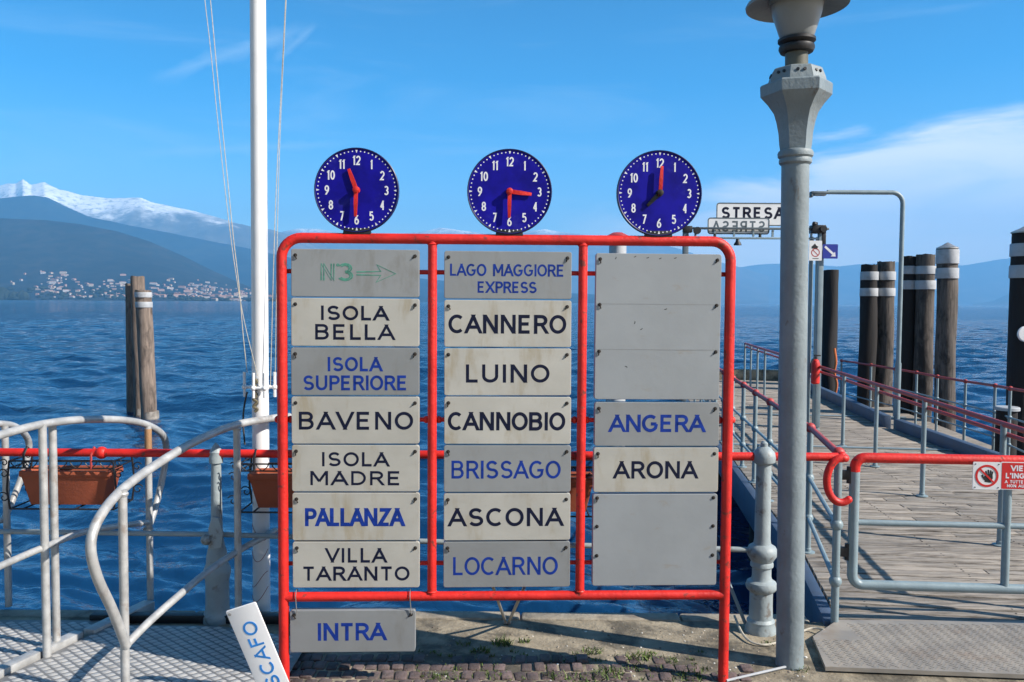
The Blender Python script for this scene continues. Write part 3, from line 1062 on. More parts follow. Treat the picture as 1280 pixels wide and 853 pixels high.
def panel(x0, y0, x1, y1, mat, label, lines=(), ink=None, bolts='4', t=.018, group='destination signs on the red board', dents=0):
    O = bpt((x0 + x1) / 2, (y0 + y1) / 2, .004)
    k_ = (bpt(x1, (y0 + y1) / 2, .012) - bpt(x0, (y0 + y1) / 2, .012)).length
    hgt = bpt((x0 + x1) / 2, y0, .012).z - bpt((x0 + x1) / 2, y1, .012).z
    rot = random.gauss(0, .0016)
    U = (BU * math.cos(rot) + BW * math.sin(rot)).normalized()
    Wd = (BW * math.cos(rot) - BU * math.sin(rot)).normalized()
    tilt = random.gauss(0, .006)
    N = (BN + BW * tilt + BU * random.gauss(0, .006)).normalized()
    T = thing('destination_sign', label, 'sign', tuple(O), group)
    m = MB()
    w, h = k_ * .995, hgt * .982
    m.prism(rrect(w, h, .010, 4), O, U, Wd, N, -.028, .008, bevel=.0022)
    m.build('plate', mat, T, smooth=False)
    pxw = k_ / (x1 - x0)
    pxh = hgt / (y1 - y0)
    if lines:
        for ln in lines:
            m = MB()
            txt, lx0, lx1, ly0, ly1, st = ln[:6]
            gap = ln[6] if len(ln) > 6 else .3
            o2 = O + U * ((lx0 - (x0 + x1) / 2) * pxw) + Wd * (((y0 + y1) / 2 - ly1) * pxh)
            if txt == '@ARROW':
                wv, hv = (lx1 - lx0) * pxw, (ly1 - ly0) * pxh
                for P in ([(0, hv * .58), (wv * .62, hv * .62), (wv * .52, hv), (wv, hv * .5), (wv * .5, 0), (wv * .62, hv * .40), (0, hv * .42)],):
                    ribbon(m, [(a, b) for a, b in P], st * pxw, o2, U, Wd, N, .008, .0088)
            elif txt == '@OUTLINE3':
                wv, hv = (lx1 - lx0) * pxw, (ly1 - ly0) * pxh
                s_ = st * pxw
                for dd in (0.0, .14):
                    nn = [(0, 0), (0, 1), (.33, 0), (.33, 1)]
                    ribbon(m, [((a * .95 + dd * .6) * wv, b * hv) for a, b in nn], s_, o2, U, Wd, N, .008, .0088 + dd * .001)
                    th = el(.75, .73, .20 - dd * .5, .27 - dd * .6, 150, -90, 8)
                    t2 = el(.75, .28, .23 - dd * .5, .28 - dd * .6, 90, -150, 8)
                    for q in (th, t2):
                        ribbon(m, [(a * wv, b * hv) for a, b in q], s_, o2, U, Wd, N, .008, .0089 + dd * .001)
                ribbon(m, [(a * wv, b * hv) for a, b in el(.52, .92, .035, .06, 0, 360, 8)], s_ * .8, o2, U, Wd, N, .008, .0087)
            else:
                write(m, txt, o2, U, Wd, N, (lx1 - lx0) * pxw, (ly1 - ly0) * pxh, st * pxw, gap, .0075)
            m.build('lettering', ink, T, smooth=False)
    # corner bolts with twisted ties
    pos = []
    for sx in (-1, 1):
        if bolts == '4':
            pos += [(sx, .5 - .028 / h)]
        elif bolts == '8':
            pos += [(sx, .46), (sx, .15), (sx, -.17)]
        elif bolts == '2':
            pos += [(sx, .5 - .02 / h)]
    for sx, fy in pos:
        m = MB()
        c = O + U * (sx * (w / 2 - .019)) + Wd * (fy * h) + N * .008
        m.lathe(c, [(.0085, 0), (.0085, .0015), (.006, .002), (.0055, .005), (.003, .006)], 8, axis=N, phase=random.random())
        if random.random() < .75:
            a = random.uniform(-1.1, -.5) if sx > 0 else random.uniform(-2.4, -1.2)
            e = U * (math.cos(a) * -.012) + Wd * (math.sin(a) * .019)
            m.tube([c + N * .003, c + N * .006 + e * .5, c + N * .002 + e], .0026, 6)
        m.build('bolt', BOLT, T)
    if dents:
        m = MB()
        for fx, fy, a in ((-.14, -.02, .4), (-.24, -.28, 2.4), (-.19, .02, 1.0), (.05, .12, .1), (-.1, .47, .1), (-.2, .475, .3), (-.35, .46, .8), (.0, .465, .2), (.12, .47, .1)):
            c = O + U * (fx * w) + Wd * (fy * h)
            ribbon(m, [(0, 0), (.006 * math.cos(a), .006 * math.sin(a)), (.012 * math.cos(a + .3), .012 * math.sin(a + .2))], .003, c, U, Wd, N, .0075, .0085)
        m.build('scratch', BOLT, T, smooth=False)
        for fy in (.155, -.157):
            m = MB()
            ribbon(m, [(-w * .49, 0), (-w * .2, .0006), (w * .1, -.0005), (w * .49, .0004)], .0032, O + Wd * (fy * h), U, Wd, N, .0075, .0084)
            m.build('seam', PANEL_G, T, smooth=False)
    return T


# first column
panel(364, 311.5, 525, 372, PANEL_G, 'grey sign with the faded green outlined number 3 and a green arrow', [('@OUTLINE3', 402, 442, 330, 351, 1.6), ('@ARROW', 446, 495, 331, 353, 1.6)], INK_G)
panel(364, 372.6, 525, 433.6, PANEL_L, 'pale sign lettered ISOLA BELLA in dark navy', [('ISOLA', 401.7, 486.5, 382.4, 400.6, 3.4), ('BELLA', 394.3, 494, 405.5, 425, 3.4)], INK_D)
panel(364, 434.2, 525, 494.8, PANEL_G, 'darker grey sign lettered ISOLA SUPERIORE in blue', [('ISOLA', 410, 478.5, 446.3, 464.2, 3.3), ('SUPERIORE', 379.3, 509.6, 469.3, 488, 3.3, .26)], INK_B)
panel(364.5, 495.4, 525, 555.2, PANEL_L, 'stained pale sign lettered BAVENO in dark navy', [('BAVENO', 374, 517, 514.6, 537, 3.8)], INK_D)
panel(365, 555.8, 525, 614.8, PANEL_L, 'pale sign lettered ISOLA MADRE in dark navy', [('ISOLA', 403, 487, 565, 582.8, 3.1), ('MADRE', 388.4, 501, 588.6, 606.4, 3.1)], INK_D)
panel(365.5, 615.4, 525.3, 675.8, PANEL_L, 'pale sign lettered PALLANZA in bold bright blue', [('PALLANZA', 381.6, 506.4, 634.8, 657.4, 4.6, .22)], INK_B)
panel(366, 676.4, 525.3, 734.6, PANEL_L, 'brown stained sign lettered VILLA TARANTO in dark navy', [('VILLA', 407, 484, 684.6, 702.8, 3.2), ('TARANTO', 378, 512.5, 707.6, 725.4, 3.2)], INK_D)
panel(362.5, 762, 520, 815, PANEL_G, 'grey sign lettered INTRA in blue hanging below the red frame', [('INTRA', 397.6, 483.6, 778, 800, 4.2, .24)], INK_B, bolts='2')
# second column
panel(555, 314, 715, 374.4, PANEL_G, 'grey sign lettered LAGO MAGGIORE EXPRESS in blue', [('LAGO MAGGIORE', 562.6, 705.4, 330.4, 345.6, 2.5, .24), ('EXPRESS', 597, 671, 352.2, 366.6, 2.5, .24)], INK_B)
panel(555, 375, 714.6, 434.6, PANEL_L, 'pale sign lettered CANNERO in near black', [('CANNERO', 560.6, 708, 393.6, 417.2, 4.2, .26)], INK_D)
panel(555, 435.2, 714.4, 495, PANEL_L, 'pale sign lettered LUINO in near black', [('LUINO', 582.4, 687, 455.6, 478.4, 4.0)], INK_D)
panel(555, 495.6, 714.2, 555.6, PANEL_L, 'pale sign lettered CANNOBIO in dark navy with chipped first letter', [('CANNOBIO', 559.8, 706.8, 515, 538, 4.2, .24)], INK_D)
panel(554.6, 556.2, 714, 615.4, PANEL_G, 'darker grey sign lettered BRISSAGO in blue', [('BRISSAGO', 564.4, 701, 575.6, 598, 3.3, .24)], INK_B)
panel(554.4, 616, 713.4, 675.6, PANEL_L, 'pale sign lettered ASCONA in near black', [('ASCONA', 560.3, 704.4, 634.6, 657.4, 4.0)], INK_D)
panel(554, 676.2, 713, 734, PANEL_G, 'darker grey sign lettered LOCARNO in blue', [('LOCARNO', 566.4, 697.4, 695.6, 718.2, 3.3, .24)], INK_B)
# third column
panel(743.4, 316, 900.6, 501.6, PANEL_B, 'large blank grey metal plate above the ANGERA sign', bolts='8', dents=1)
panel(742.6, 502.4, 899, 558, PANEL_G, 'grey sign lettered ANGERA in blue', [('ANGERA', 760.6, 881.4, 518.2, 540, 4.0, .22)], INK_B)
panel(741.4, 558.8, 898, 615.6, PANEL_L, 'pale clean sign lettered ARONA in dark navy', [('ARONA', 766.3, 872, 576.2, 598, 3.8, .26)], INK_D)
panel(740.2, 616.4, 896.2, 732.6, PANEL_B, 'blank grey metal plate below the ARONA sign', bolts='8')


# ------------------------------------------------------------------ clocks on the top bar
def clock(px, py, hour, minute, label, hour_off=0.0):
    off = .012
    O = bpt(px, py, off)
    k_ = (bpt(px + 50, py, off) - bpt(px - 50, py, off)).length / 100
    rad = 53 * k_
    base = Vector((O.x, O.y, bpt(px, 291.5, off).z))
    T = thing('clock', label, 'clock', tuple(base), 'blue clocks on the red frame')
    N, U, Wd = BN, BU, BW
    m = MB()
    m.prism(circ(rad * .985, 64), O, U, Wd, N, -.004, .0055, bevel=.001)
    m.build('dial', DIAL, T, smooth=False)
    m = MB()
    m.lathe(O, [(rad * .99, -.020), (rad, -.016), (rad, .008), (rad * .985, .0105), (rad * .968, .009), (rad * .968, .004), (rad * .99, -.02)], 64, axis=N)
    m.build('rim', DIALRIM, T)
    m = MB()
    for i in range(60):
        a = 2 * math.pi * i / 60
        big = i % 5 == 0
        c = O + U * (rad * .915 * math.sin(a)) + Wd * (rad * .915 * math.cos(a))
        s = .0052 if big else .0030
        if big:
            er = (U * math.sin(a) + Wd * math.cos(a))
            et = (U * math.cos(a) - Wd * math.sin(a))
            m.prism([(-.005, .006), (-.005 * .2, -.0065), (.005 * .2, -.0065), (.005, .006)], c, et, er, N, .005, .0064)
        else:
            m.prism(circ(s, 8), c, U, Wd, N, .005, .0063)
    m.build('minute_marks', INK_W, T, smooth=False)
    for hnum in range(1, 13):
        m = MB()
        a = 2 * math.pi * hnum / 12
        c = O + U * (rad * .70 * math.sin(a)) + Wd * (rad * .70 * math.cos(a))
        s = str(hnum)
        w = {1: .020, 2: .036}[len(s)] if s != '1' else .009
        if s == '11':
            w = .026
        h = .041
        write(m, s, c - U * w / 2 - Wd * h / 2, U, Wd, N, w, h, .0062, .32, .0055)
        m.build('numeral', INK_W, T, smooth=False)

    def hand(name, ang, length, o0, w0, w1, mt=RED, tail=.012):
        a = R(ang)
        d = U * math.sin(a) + Wd * math.cos(a)
        s = U * math.cos(a) - Wd * math.sin(a)
        m = MB()
        m.prism([(-w0, -tail), (w0, -tail), (w0, length * .5), (w1, length), (-w1, length), (-w0, length * .5)], O, s, d, N, o0, o0 + .006, bevel=.001)
        m.build(name, mt, T)
    hand('hour_hand', hour, .098 if hour_off else .080, .011, .0095, .0065, RED if hour_off else BLACK)  # on the third clock a shorter black bar towards the lower left
    hand('minute_hand', minute, .118, .021, .0085, .0060)
    m = MB()
    m.lathe(O, [(.016, .005), (.016, .012), (.011, .013), (.011, .028), (.014, .028), (.014, .033), (.006, .036)], 14, axis=N)
    m.build('axle', RED if hour_off else BOLT, T)
    m = MB()
    zc = base.z
    zt = bpt(px, 288, off).z
    zlow = bpt(640, 297).z + .018
    m.prism([(-.062, 0), (.062, 0), (.058, .030), (-.058, .030)], Vector((O.x, O.y, zlow - .012)) - BN * off, U, Wd, N, -.016, .018, bevel=.003)
    m.build('bracket', BLACK, T)


clock(446, 238.2, -20, 181.5, 'blue clock above the ISOLA BELLA column with hands at half past eleven', 1)
clock(637, 240, 97, 181, 'blue clock in the middle of the frame with its short hand at the three', 1)
clock(824, 242, 224, 3, 'blue clock above the blank plate with red hand at twelve and short dark bar', 0)

# ================================================================== QUAY FENCE
FE = [(270, 567, 4.48), (955, 570.5, 4.38)]


def fence_pt(px, dz=0.0):
    """point on the red rail line at photo column px"""
    f = (px - 270) / (955 - 270)
    Y = 4.48 - .10 * f
    py = 567 + 3.9 * f
    p = at(px, py, Y)
    p.z += dz
    return p


fence = thing('quay_fence', 'red topped quay fence on grey cast iron posts behind the sign board', 'fence', tuple(fence_pt(270)[:2]) + (0,))
m = MB()
a, b = fence_pt(-230), fence_pt(1052)
m.tube([a, fence_pt(270), fence_pt(955), b], .0225, 16)
for px in (127, -60):
    c = fence_pt(px)
    m.ball(c, .034, 14, 8)
m.build('top_rail', RED, fence)
# hook shaped end: a C hanging below the rail end
m = MB()
e = fence_pt(1050)
U_ = Vector((1, 0, 0))
c = Vector((e.x + .0, e.y - .03, e.z - .118))
hook = [e + Vector((-.01, 0, 0)), e + Vector((.02, -.005, .0))] + arc_pts(c, U_, BW, .078, .118, R(78), R(300), 18)
hook = smooth_path(hook, 3)
m.tube(hook, .020, 12)
m.ball(hook[-1], .020, 10, 6)
m.ball(e + Vector((.008, 0, 0)), .030, 12, 8)
m.build('hook_end', RED, fence)
m = MB()
lows = [(-230, .472), (270, .478), (560, .455), (955, .44)]
pts = []
for px, z in lows:
    p = fence_pt(px)
    p.z = z
    pts.append(p)
m.tube(pts, .0145, 12)
m.build('lower_rail', CASTGREY, fence)


def cast_post_a(c, top):
    m = MB()
    h = top
    P = [(.080, 0), (.080, .030), (.072, .045), (.066, .060), (.063, .080), (.062, .22), (.068, .25), (.072, .262), (.072, .285), (.066, .298), (.058, .32),
         (.055, .36), (.050, .39), (.040, .425), (.034, .46), (.031, .52), (.029, .62), (.026, h - .09), (.025, h - .075),
         (.037, h - .068), (.037, h - .035), (.033, h - .02), (.035, h - .010), (.028, h + .004), (.020, h + .018), (.010, h + .034), (.003, h + .040)]
    m.lathe(c, P, 24)
    return m


def cast_post_b(c, top):
    m = MB()
    h = top
    P = [(.082, 0), (.084, .02), (.080, .05), (.072, .075), (.074, .09), (.062, .105), (.060, .17), (.060, .245), (.078, .262), (.083, .28), (.076, .30), (.056, .312),
         (.050, .33), (.050, .375), (.060, .385), (.060, .40), (.056, .41), (.062, .42), (.078, .445), (.080, .47), (.070, .49), (.046, .505), (.042, .53), (.039, h - .09), (.039, h - .055),
         (.058, h - .040), (.062, h - .015), (.056, h + .010), (.034, h + .035), (.020, h + .042), (.019, h + .06), (.008, h + .07)]
    m.lathe(c, P, 24)
    return m


pl = fence_pt(270)
o = cast_post_a(Vector((pl.x, pl.y, 0)), pl.z + .018).build('post', CASTGREY, fence)
m = MB()
pc = Vector((pl.x, pl.y, .475))
m.prism([(-.02, -.06), (.05, -.05), (.06, .03), (.035, .11), (.0, .12), (-.02, .05)], pc + Vector((0, -.062, 0)), (1, 0, 0), (0, 0, 1), (0, -1, 0), 0, .014, bevel=.004)
m.ball(pc + Vector((-.03, -.075, -.005)), .030, 12, 8)
m.build('lug', CASTGREY, o)
pr_ = fence_pt(955)
cast_post_b(Vector((pr_.x, pr_.y, -.03)), pr_.z + .03 + .012).build('post', CASTGREY, fence)
pm_ = fence_pt(-150)
cast_post_a(Vector((pm_.x, pm_.y, 0)), pm_.z + .018).build('post', CASTGREY, fence)
# diagonal stay beside the right post
m = MB()
m.tube([at(893, 685, 4.55), at(938, 795, 4.42)], .010, 8)
m.build('stay', PIPEGREY, fence)


# ------------------------------------------------------------------ planters hung on the fence
def planter(px0, px1, label):
    c0, c1 = fence_pt(px0), fence_pt(px1)
    cx = (c0 + c1) / 2
    w = (c1 - c0).length
    ztop, zbot = .815, .625
    back = .075
    y = cx.y + back
    T = thing('planter', label, 'planter', (cx.x, y, zbot), 'terracotta planters hung on the quay fence')
    m = MB()
    hw, hb = w / 2, w / 2 * .80
    d1, d2 = .085, .062
    def ring(hx, hy, z):
        return [Vector((cx.x + sx * hx, y + sy * hy, z)) for sx, sy in ((-1, -1), (1, -1), (1, 1), (-1, 1))]
    rings = [ring(hb, d2, zbot), ring(hw * .955, d1 * .94, ztop - .035), ring(hw, d1, ztop - .032), ring(hw, d1, ztop), ring(hw * .94, d1 * .82, ztop), ring(hw * .92, d1 * .78, ztop - .04)]
    vr = [[m.bm.verts.new(p) for p in r_] for r_ in rings]
    for A, B in zip(vr, vr[1:]):
        for k in range(4):
            m._face([A[k], A[(k + 1) % 4], B[(k + 1) % 4], B[k]])
    m._face(vr[0][::-1])
    bmesh.ops.bevel(m.bm, geom=list(m.bm.edges), offset=.004, segments=2, profile=.5, affect='EDGES')
    m.build('pot', TERRA, T)
    m = MB()
    m.box((cx.x, y, ztop - .035), hw * .9, d1 * .76, .008)
    m.build('soil', SOIL, T, smooth=False)
    # wrought iron basket
    m = MB()
    x0, x1 = cx.x - hw - .035, cx.x + hw + .035
    yf, yb = y - d1 - .025, y + d1 + .025
    for z, rr in ((ztop + .060, .0045), (ztop + .022, .0042), (zbot - .012, .005)):
        for yy in (yf, yb):
            m.tube([Vector((x0, yy, z)), Vector((x1, yy, z))], rr, 6)
        m.tube([Vector((x0, yf, z)), Vector((x0, yb, z))], rr, 6)
        m.tube([Vector((x1, yf, z)), Vector((x1, yb, z))], rr, 6)
    n = 7
    for i in range(n):
        xx = x0 + (x1 - x0) * (i + .5) / n
        for s in (-1, 1):
            p = [Vector((xx + s * .032 * math.sin(t * 1.57), yf, ztop + .022 + .036 * t)) for t in (0, .33, .66, 1)]
            m.tube(p, .003, 5)
    for i in range(4):
        xx = x0 + (x1 - x0) * (i + .5) / 4
        m.tube([Vector((xx, yf, zbot - .012)), Vector((xx, yb, zbot - .012))], .005, 5)
    m.build('basket', IRON, T)
    for xx, s in ((x0, -1), (x1, 1)):
        for yy in (yf, yb):
            m = MB()
            m.tube([Vector((xx, yy, zbot - .012)), Vector((xx + s * .015, yy, (zbot + ztop) / 2)), Vector((xx, yy, ztop + .06))], .006, 6)
            for zc, rr in ((zbot + .05, .032), (ztop - .01, .028), (ztop + .05, .022)):
                sp = [Vector((xx + s * (.014 + rr * .6) + rr * (1 - t * .07) * math.cos(t * .62 + .5) * s, yy, zc + rr * (1 - t * .07) * math.sin(t * .62 + .5))) for t in range(12)]
                m.tube(sp, .0034, 5)
            m.build('scroll', IRON, T)
    for xx, hm in ((cx.x - hw * .82, IRON), (cx.x + hw * .66, FAINTRED)):
        m = MB()
        zt = fence_pt(127).z
        m.tube([Vector((xx, yf, ztop + .02)), Vector((xx, yf, zt - .01)), Vector((xx, cx.y, zt + .028)), Vector((xx, cx.y + .03, zt + .005))], .0065, 6)
        m.build('hanger', hm, T)


planter(25, 136, 'terracotta planter on the fence behind the silver gangway rails')
planter(310, 428, 'terracotta planter half hidden behind the first sign column')
planter(636, 744, 'terracotta planter hidden behind the sign board between second and third columns')


# ================================================================== FLAGPOLE
fp = at(327.2, 764, 4.66)
FX, FY = fp.x, fp.y
flag = thing('flagpole', 'tall white flagpole with rope cleats rising behind the red frame', 'flagpole', (FX, FY, -.8))
m = MB()
m.tube([Vector((FX, FY, -1.2)), Vector((FX, FY, .04)), Vector((FX + .004, FY, 3.0)), Vector((FX + .006, FY, 7.4))], [.049, .048, .0435, .034], 24)
m.ball((FX + .006, FY, 7.43), .06, 14, 8)
m.build('pole', WHITE, flag)
m = MB()
m.tube([Vector((FX - .62, FY, 6.5)), Vector((FX + .30, FY, 6.5))], .016, 10)
m.build('yard', WHITE, flag)
zc = at(327, 484, 4.66).z
m = MB()
m.lathe((FX, FY, zc - .012), [(.052, 0), (.052, .024)], 20)
m.build('collar', WHITE, flag)
for px, dy in ((308, .0), (324, -.07), (338, -.07), (346, .0)):
    x = FX + (px - 327.5) * 4.66 / F
    m = MB()
    m.tube([Vector((FX, FY + dy, zc)), Vector((x, FY + dy, zc))], .009, 8)
    m.tube([Vector((x, FY + dy, zc - .055)), Vector((x, FY + dy, zc + .085))], .0085, 8)
    m.ball((x, FY + dy, zc), .016, 8, 6)
    m.build('cleat', WHITE, flag)
# scribbled marks low on the pole
m = MB()
for z, a0 in ((.45, 0), (.33, .25), (.18, .5), (.10, .35)):
    sp = [Vector((FX + .049 * math.cos(t), FY - .0 + .049 * math.sin(t), z + .045 * math.sin((t + a0 * 3) * 1.6))) for t in [R(-160 + i * 9) for i in range(16)]]
    m.tube(sp, .0016, 5)
SCRIB = pm('brown_scribble', (.30, .10, .08), .7)
m.build('graffiti', SCRIB, flag)
# ropes
def rope_thing(pts, label, r=.0038, mat=ROPE):
    P = [at(px, py, Y) for px, py, Y in pts]
    mm = MB()
    mm.tube(smooth_path(P, 6), r, 6)
    o = mm.build('halyard', mat, base=P[0], smooth=True)
    tag(o, label, 'rope', 'halyards of the flagpole')


DARKROPE = pm('dark_rope', (.06, .055, .05), .9, var=.2, vscale=60)
top1 = (228, -330, 4.66)
rope_thing([(309, 466, 4.64), (304, 420, 4.64), (299, 360, 4.65), (292, 300, 4.66), (284, 220, 4.66), (274, 120, 4.66), (263, 0, 4.66), (248, -150, 4.66), (232, -330, 4.66)], 'thin pale rope sloping from the pole top down to the outer cleat', .0024)
rope_thing([(322, 470, 4.60), (305, 400, 4.62), (293, 330, 4.64), (284, 260, 4.66), (273, 160, 4.66), (263, 60, 4.66), (254, -20, 4.66), (240, -180, 4.66), (226, -330, 4.66)], 'second thin pale rope beside the outer one left of the pole', .0020)
rope_thing([(338, 482, 4.60), (342, 330, 4.62), (346, 220, 4.64), (352, 100, 4.66), (357, 0, 4.66), (364, -150, 4.66), (372, -330, 4.66)], 'thin pale rope running up close beside the white pole', .0022)
rope_thing([(344, 470, 4.62), (346, 330, 4.63), (349, 200, 4.65), (354, 80, 4.66), (361, -60, 4.66), (377, -330, 4.66)], 'pale rope nearest the red frame on the far side of the pole', .0019)
mm = MB()
kn = [Vector((FX - .008 + .012 * math.sin(i * 2.2), FY - .062, zc + .05 - i * .014)) for i in range(14)]
mm.tube(smooth_path(kn, 4), .008, 6)
ck = mm.build('rope_coil', pm('olive_rope', (.16, .14, .09), .9, var=.3, vscale=50), base=kn[0])
tag(ck, 'knotted olive rope wound on the flagpole cleats', 'rope')
mm = MB()
mm.tube(smooth_path([at(309, 490, 4.63), at(305, 510, 4.63), at(304, 530, 4.63), at(306, 556, 4.63)], 5), .005, 6)
tag(mm.build('rope_end', DARKROPE, base=at(309, 490, 4.63)), 'short dark rope end dangling below the outer cleat', 'rope')

# ================================================================== STREET LAMP
lp = gd(987, 831, 0)
LX, LY = lp.x, lp.y
kz = lambda py: at(992, py, LY).z
lamp = thing('street_lamp', 'grey street lamp post with flat round shade beside the pier', 'street lamp', (LX, LY, 0))
m = MB()
z0, z1 = kz(192), kz(110)
zn = kz(198)
m.lathe((LX, LY, -.05), [(.069, 0), (.067, .05), (.0645, .08), (.0635, zn + .05)], 32)
m.build('column', LAMPGREY, lamp)
m = MB()
m.lathe((LX, LY, zn - .012), [(.066, -.02), (.074, -.012), (.076, .0), (.072, .01), (.080, .018), (.082, .034), (.076, .046), (.066, .05)], 32)
m.build('ring', LAMPGREY, lamp)
m = MB()
hc = kz(118) - kz(188)
zb_ = kz(188)
prof = [(.070, 0), (.074, hc * .10), (.078, hc * .30), (.088, hc * .50), (.100, hc * .66), (.128, hc * .82), (.158, hc * .95), (.162, hc * .97), (.164, hc * 1.15), (.158, hc * 1.18)]
m.lathe((LX, LY, zb_), prof, 6, phase=R(-71))
m.build('capital', LAMPGREY, lamp, ang=20)
m = MB()
zc0 = zb_ + hc * 1.175
m.lathe((LX, LY, zc0), [(.136, 0), (.132, .02), (.116, .062), (.108, .068), (.06, .070)], 8, phase=R(22.5 - 8))
for i in range(8):
    a = R(45 * i - 8 + 22.5 + 22.5)
    for da in (-.13, .13):
        d = Vector((math.cos(a + da), math.sin(a + da), 0))
        m.mi = 1
        m.lathe(Vector((LX, LY, zc0 + .040)) + d * .114, [(.0075, 0), (.0075, .008)], 8, axis=d + Vector((0, 0, .25)))
        m.mi = 0
m.build('collar', [LAMPGREY, BLACK], lamp, ang=20)
m = MB()
zk = zc0 + .068
m.lathe((LX, LY, zk), [(.056, 0), (.056, .012), (.052, .016), (.052, kz(66) - zk)], 24)
m.build('neck', LAMPNECK, lamp)
m = MB()
zr = kz(67)
m.lathe((LX, LY, zr), [(.060, 0), (.074, .004), (.082, .02), (.080, .034), (.070, .040), (.078, .046), (.086, .054), (.086, .066), (.076, .070)], 28)
m.build('gallery', BLACK, lamp)
m = MB()
zg = zr + .068
zs = kz(4)
m.lathe((LX, LY, zg), [(.070, 0), (.078, .01), (.112, (zs - zg) * .7), (.122, zs - zg + .01)], 32)
m.build('globe', LAMPGLOBE, lamp)
m = MB()
m.lathe((LX, LY, zs - .012), [(.115, .006), (.128, .0), (.130, .03), (.220, .002), (.232, -.004), (.234, .006), (.228, .016), (.19, .045), (.13, .085), (.06, .105), (.03, .110), (.026, .13), (.004, .14)], 48)
m.build('shade', LAMPGREY, lamp)

lamp.rotation_euler = (0, R(-.6), 0)
# conduit and cords on the ground around the post
mm = MB()
A, B = gd(908, 851, .012), gd(985, 833, .012)
mm.tube([A, B], .0062, 8)
tag(mm.build('conduit', BAND, base=A), 'pale grey conduit lying from the red frame to the lamp foot', 'conduit')
mm = MB()
pts = [gd(918, 770, .05), gd(928, 792, .02), gd(940, 803, .012), gd(960, 806, .01), gd(985, 798, .01), gd(1012, 786, .02), gd(1030, 787, .03)]
mm.tube(smooth_path(pts, 6), .006, 6)
tag(mm.build('cord', ROPE, base=pts[0]), 'pale cord looped on the ground round the cast iron post foot', 'cord')

# ================================================================== TILTED WHITE SIGN (lower left)
sc0 = at(283.5, 767, 3.52)
sc1 = at(318, 750, 3.52)
up_ = (at(318, 750, 3.52) - at(361, 853, 3.60))
ux = (sc1 - sc0)
W2 = ux.length
ux.normalize()
uy = up_.normalized()
nn = ux.cross(uy).normalized()
ux = uy.cross(nn).normalized()
if nn.y > 0:
    nn = -nn
Ls = .62
org = (sc0 + sc1) / 2
sg = thing('leaning_sign', 'narrow white sign lettered in sky blue leaning against the red frame post', 'sign', tuple(org - uy * Ls))
m = MB()
m.prism(rrect(W2, Ls, .006, 3), org - uy * Ls / 2, ux, uy, nn, -.004, .004, bevel=.001)
m.build('plate', SIGNWHITE, sg)
m = MB()
# the text runs upwards along the plate, the letters' tops to the left
hT = W2 * .46
base_ = org - uy * .075 + ux * (hT / 2 + .004)
Ltxt = .49
write(m, 'ALISCAFO', base_ - uy * Ltxt, uy, -ux, nn, Ltxt, hT, .0095, .26, .004)
m.build('lettering', INK_S, sg, smooth=False)
m = MB()
m.lathe(org - ux * (W2 / 2 - .012) - uy * .018 + nn * .003, [(.007, 0), (.007, .002), (.004, .003)], 10, axis=nn)
m.build('eyelet', STEEL, sg)

# ================================================================== GANGWAYS WITH SILVER RAILS (left)
def tread(name, poly, z, label, cat='plate', studs=True, th=.006, seed=1, pitch=(.066, .058), xdir=Vector((1, .0, 0))):
    """steel floor plate with raised lozenges; poly in world xy, counter-clockwise"""
    P = [Vector((p[0], p[1], 0)) for p in poly]
    cx = sum((p for p in P), Vector()) / len(P)
    T = thing(name, label, cat, (cx.x, cx.y, z))
    m = MB()
    m.prism([(p.x, p.y) for p in P], (0, 0, 0), (1, 0, 0), (0, 1, 0), (0, 0, 1), z - th, z)
    m.build('sheet', TREADBASE, T, smooth=False)

    def inside(x, y, mgn=.02):
        n = len(P)
        for i in range(n):
            a, b = P[i], P[(i + 1) % n]
            e = (b - a)
            if (e.x * (y - a.y) - e.y * (x - a.x)) / e.length < mgn:
                return False
        return True
    m = MB()
    x0, x1 = min(p.x for p in P), max(p.x for p in P)
    y0, y1 = min(p.y for p in P), max(p.y for p in P)
    j = 0
    y = y0
    while y < y1:
        x = x0 + (pitch[0] / 2 if j % 2 else 0)
        while x < x1:
            if inside(x, y):
                a, b = pitch[0] * .42, pitch[1] * .36
                h = .0032
                q = [(-a, 0), (-a * .5, -b * .62), (0, -b), (a * .5, -b * .62), (a, 0), (a * .5, b * .62), (0, b), (-a * .5, b * .62)]
                bt = [m.bm.verts.new((x + u, y + v, z - .001)) for u, v in q]
                tp = [m.bm.verts.new((x + u * .62, y + v * .62, z + h)) for u, v in q]
                for i in range(8):
                    m._face([bt[i], bt[(i + 1) % 8], tp[(i + 1) % 8], tp[i]])
                m._face(tp)
            x += pitch[0]
        y += pitch[1] / 2
        j += 1
    m.build('tread', SNOWPLATE, T)
    return T


# lines of the rails on the ground: R2 about x=-2.2..-2.05, R1 about x=-1.65..-1.40
def r2x(Y):
    return -2.32 + (Y - 3.81) * (.27 / .54) * .62


def r1x(Y):
    return -1.64 + (Y - 3.5) * .22


GA = tread('gangway_plate', [(-3.4, 3.1), (r2x(3.1) - .06, 3.1), (r2x(4.42) - .06, 4.42), (-3.4, 4.42)], .020, 'tread plate floor of the far gangway beyond the grey kerb beam')
GB = tread('gangway_plate', [(r2x(3.1) + .05, 3.1), (-.98, 3.1), (-1.02, 3.72), (-1.02, 4.16), (-1.55, 4.32), (r2x(4.32) + .05, 4.32)], .034, 'tread plate floor of the near gangway beside the red frame')


def rail_loop(m, pts, r=.019):
    m.tube(smooth_path(pts, 7), r, 14)


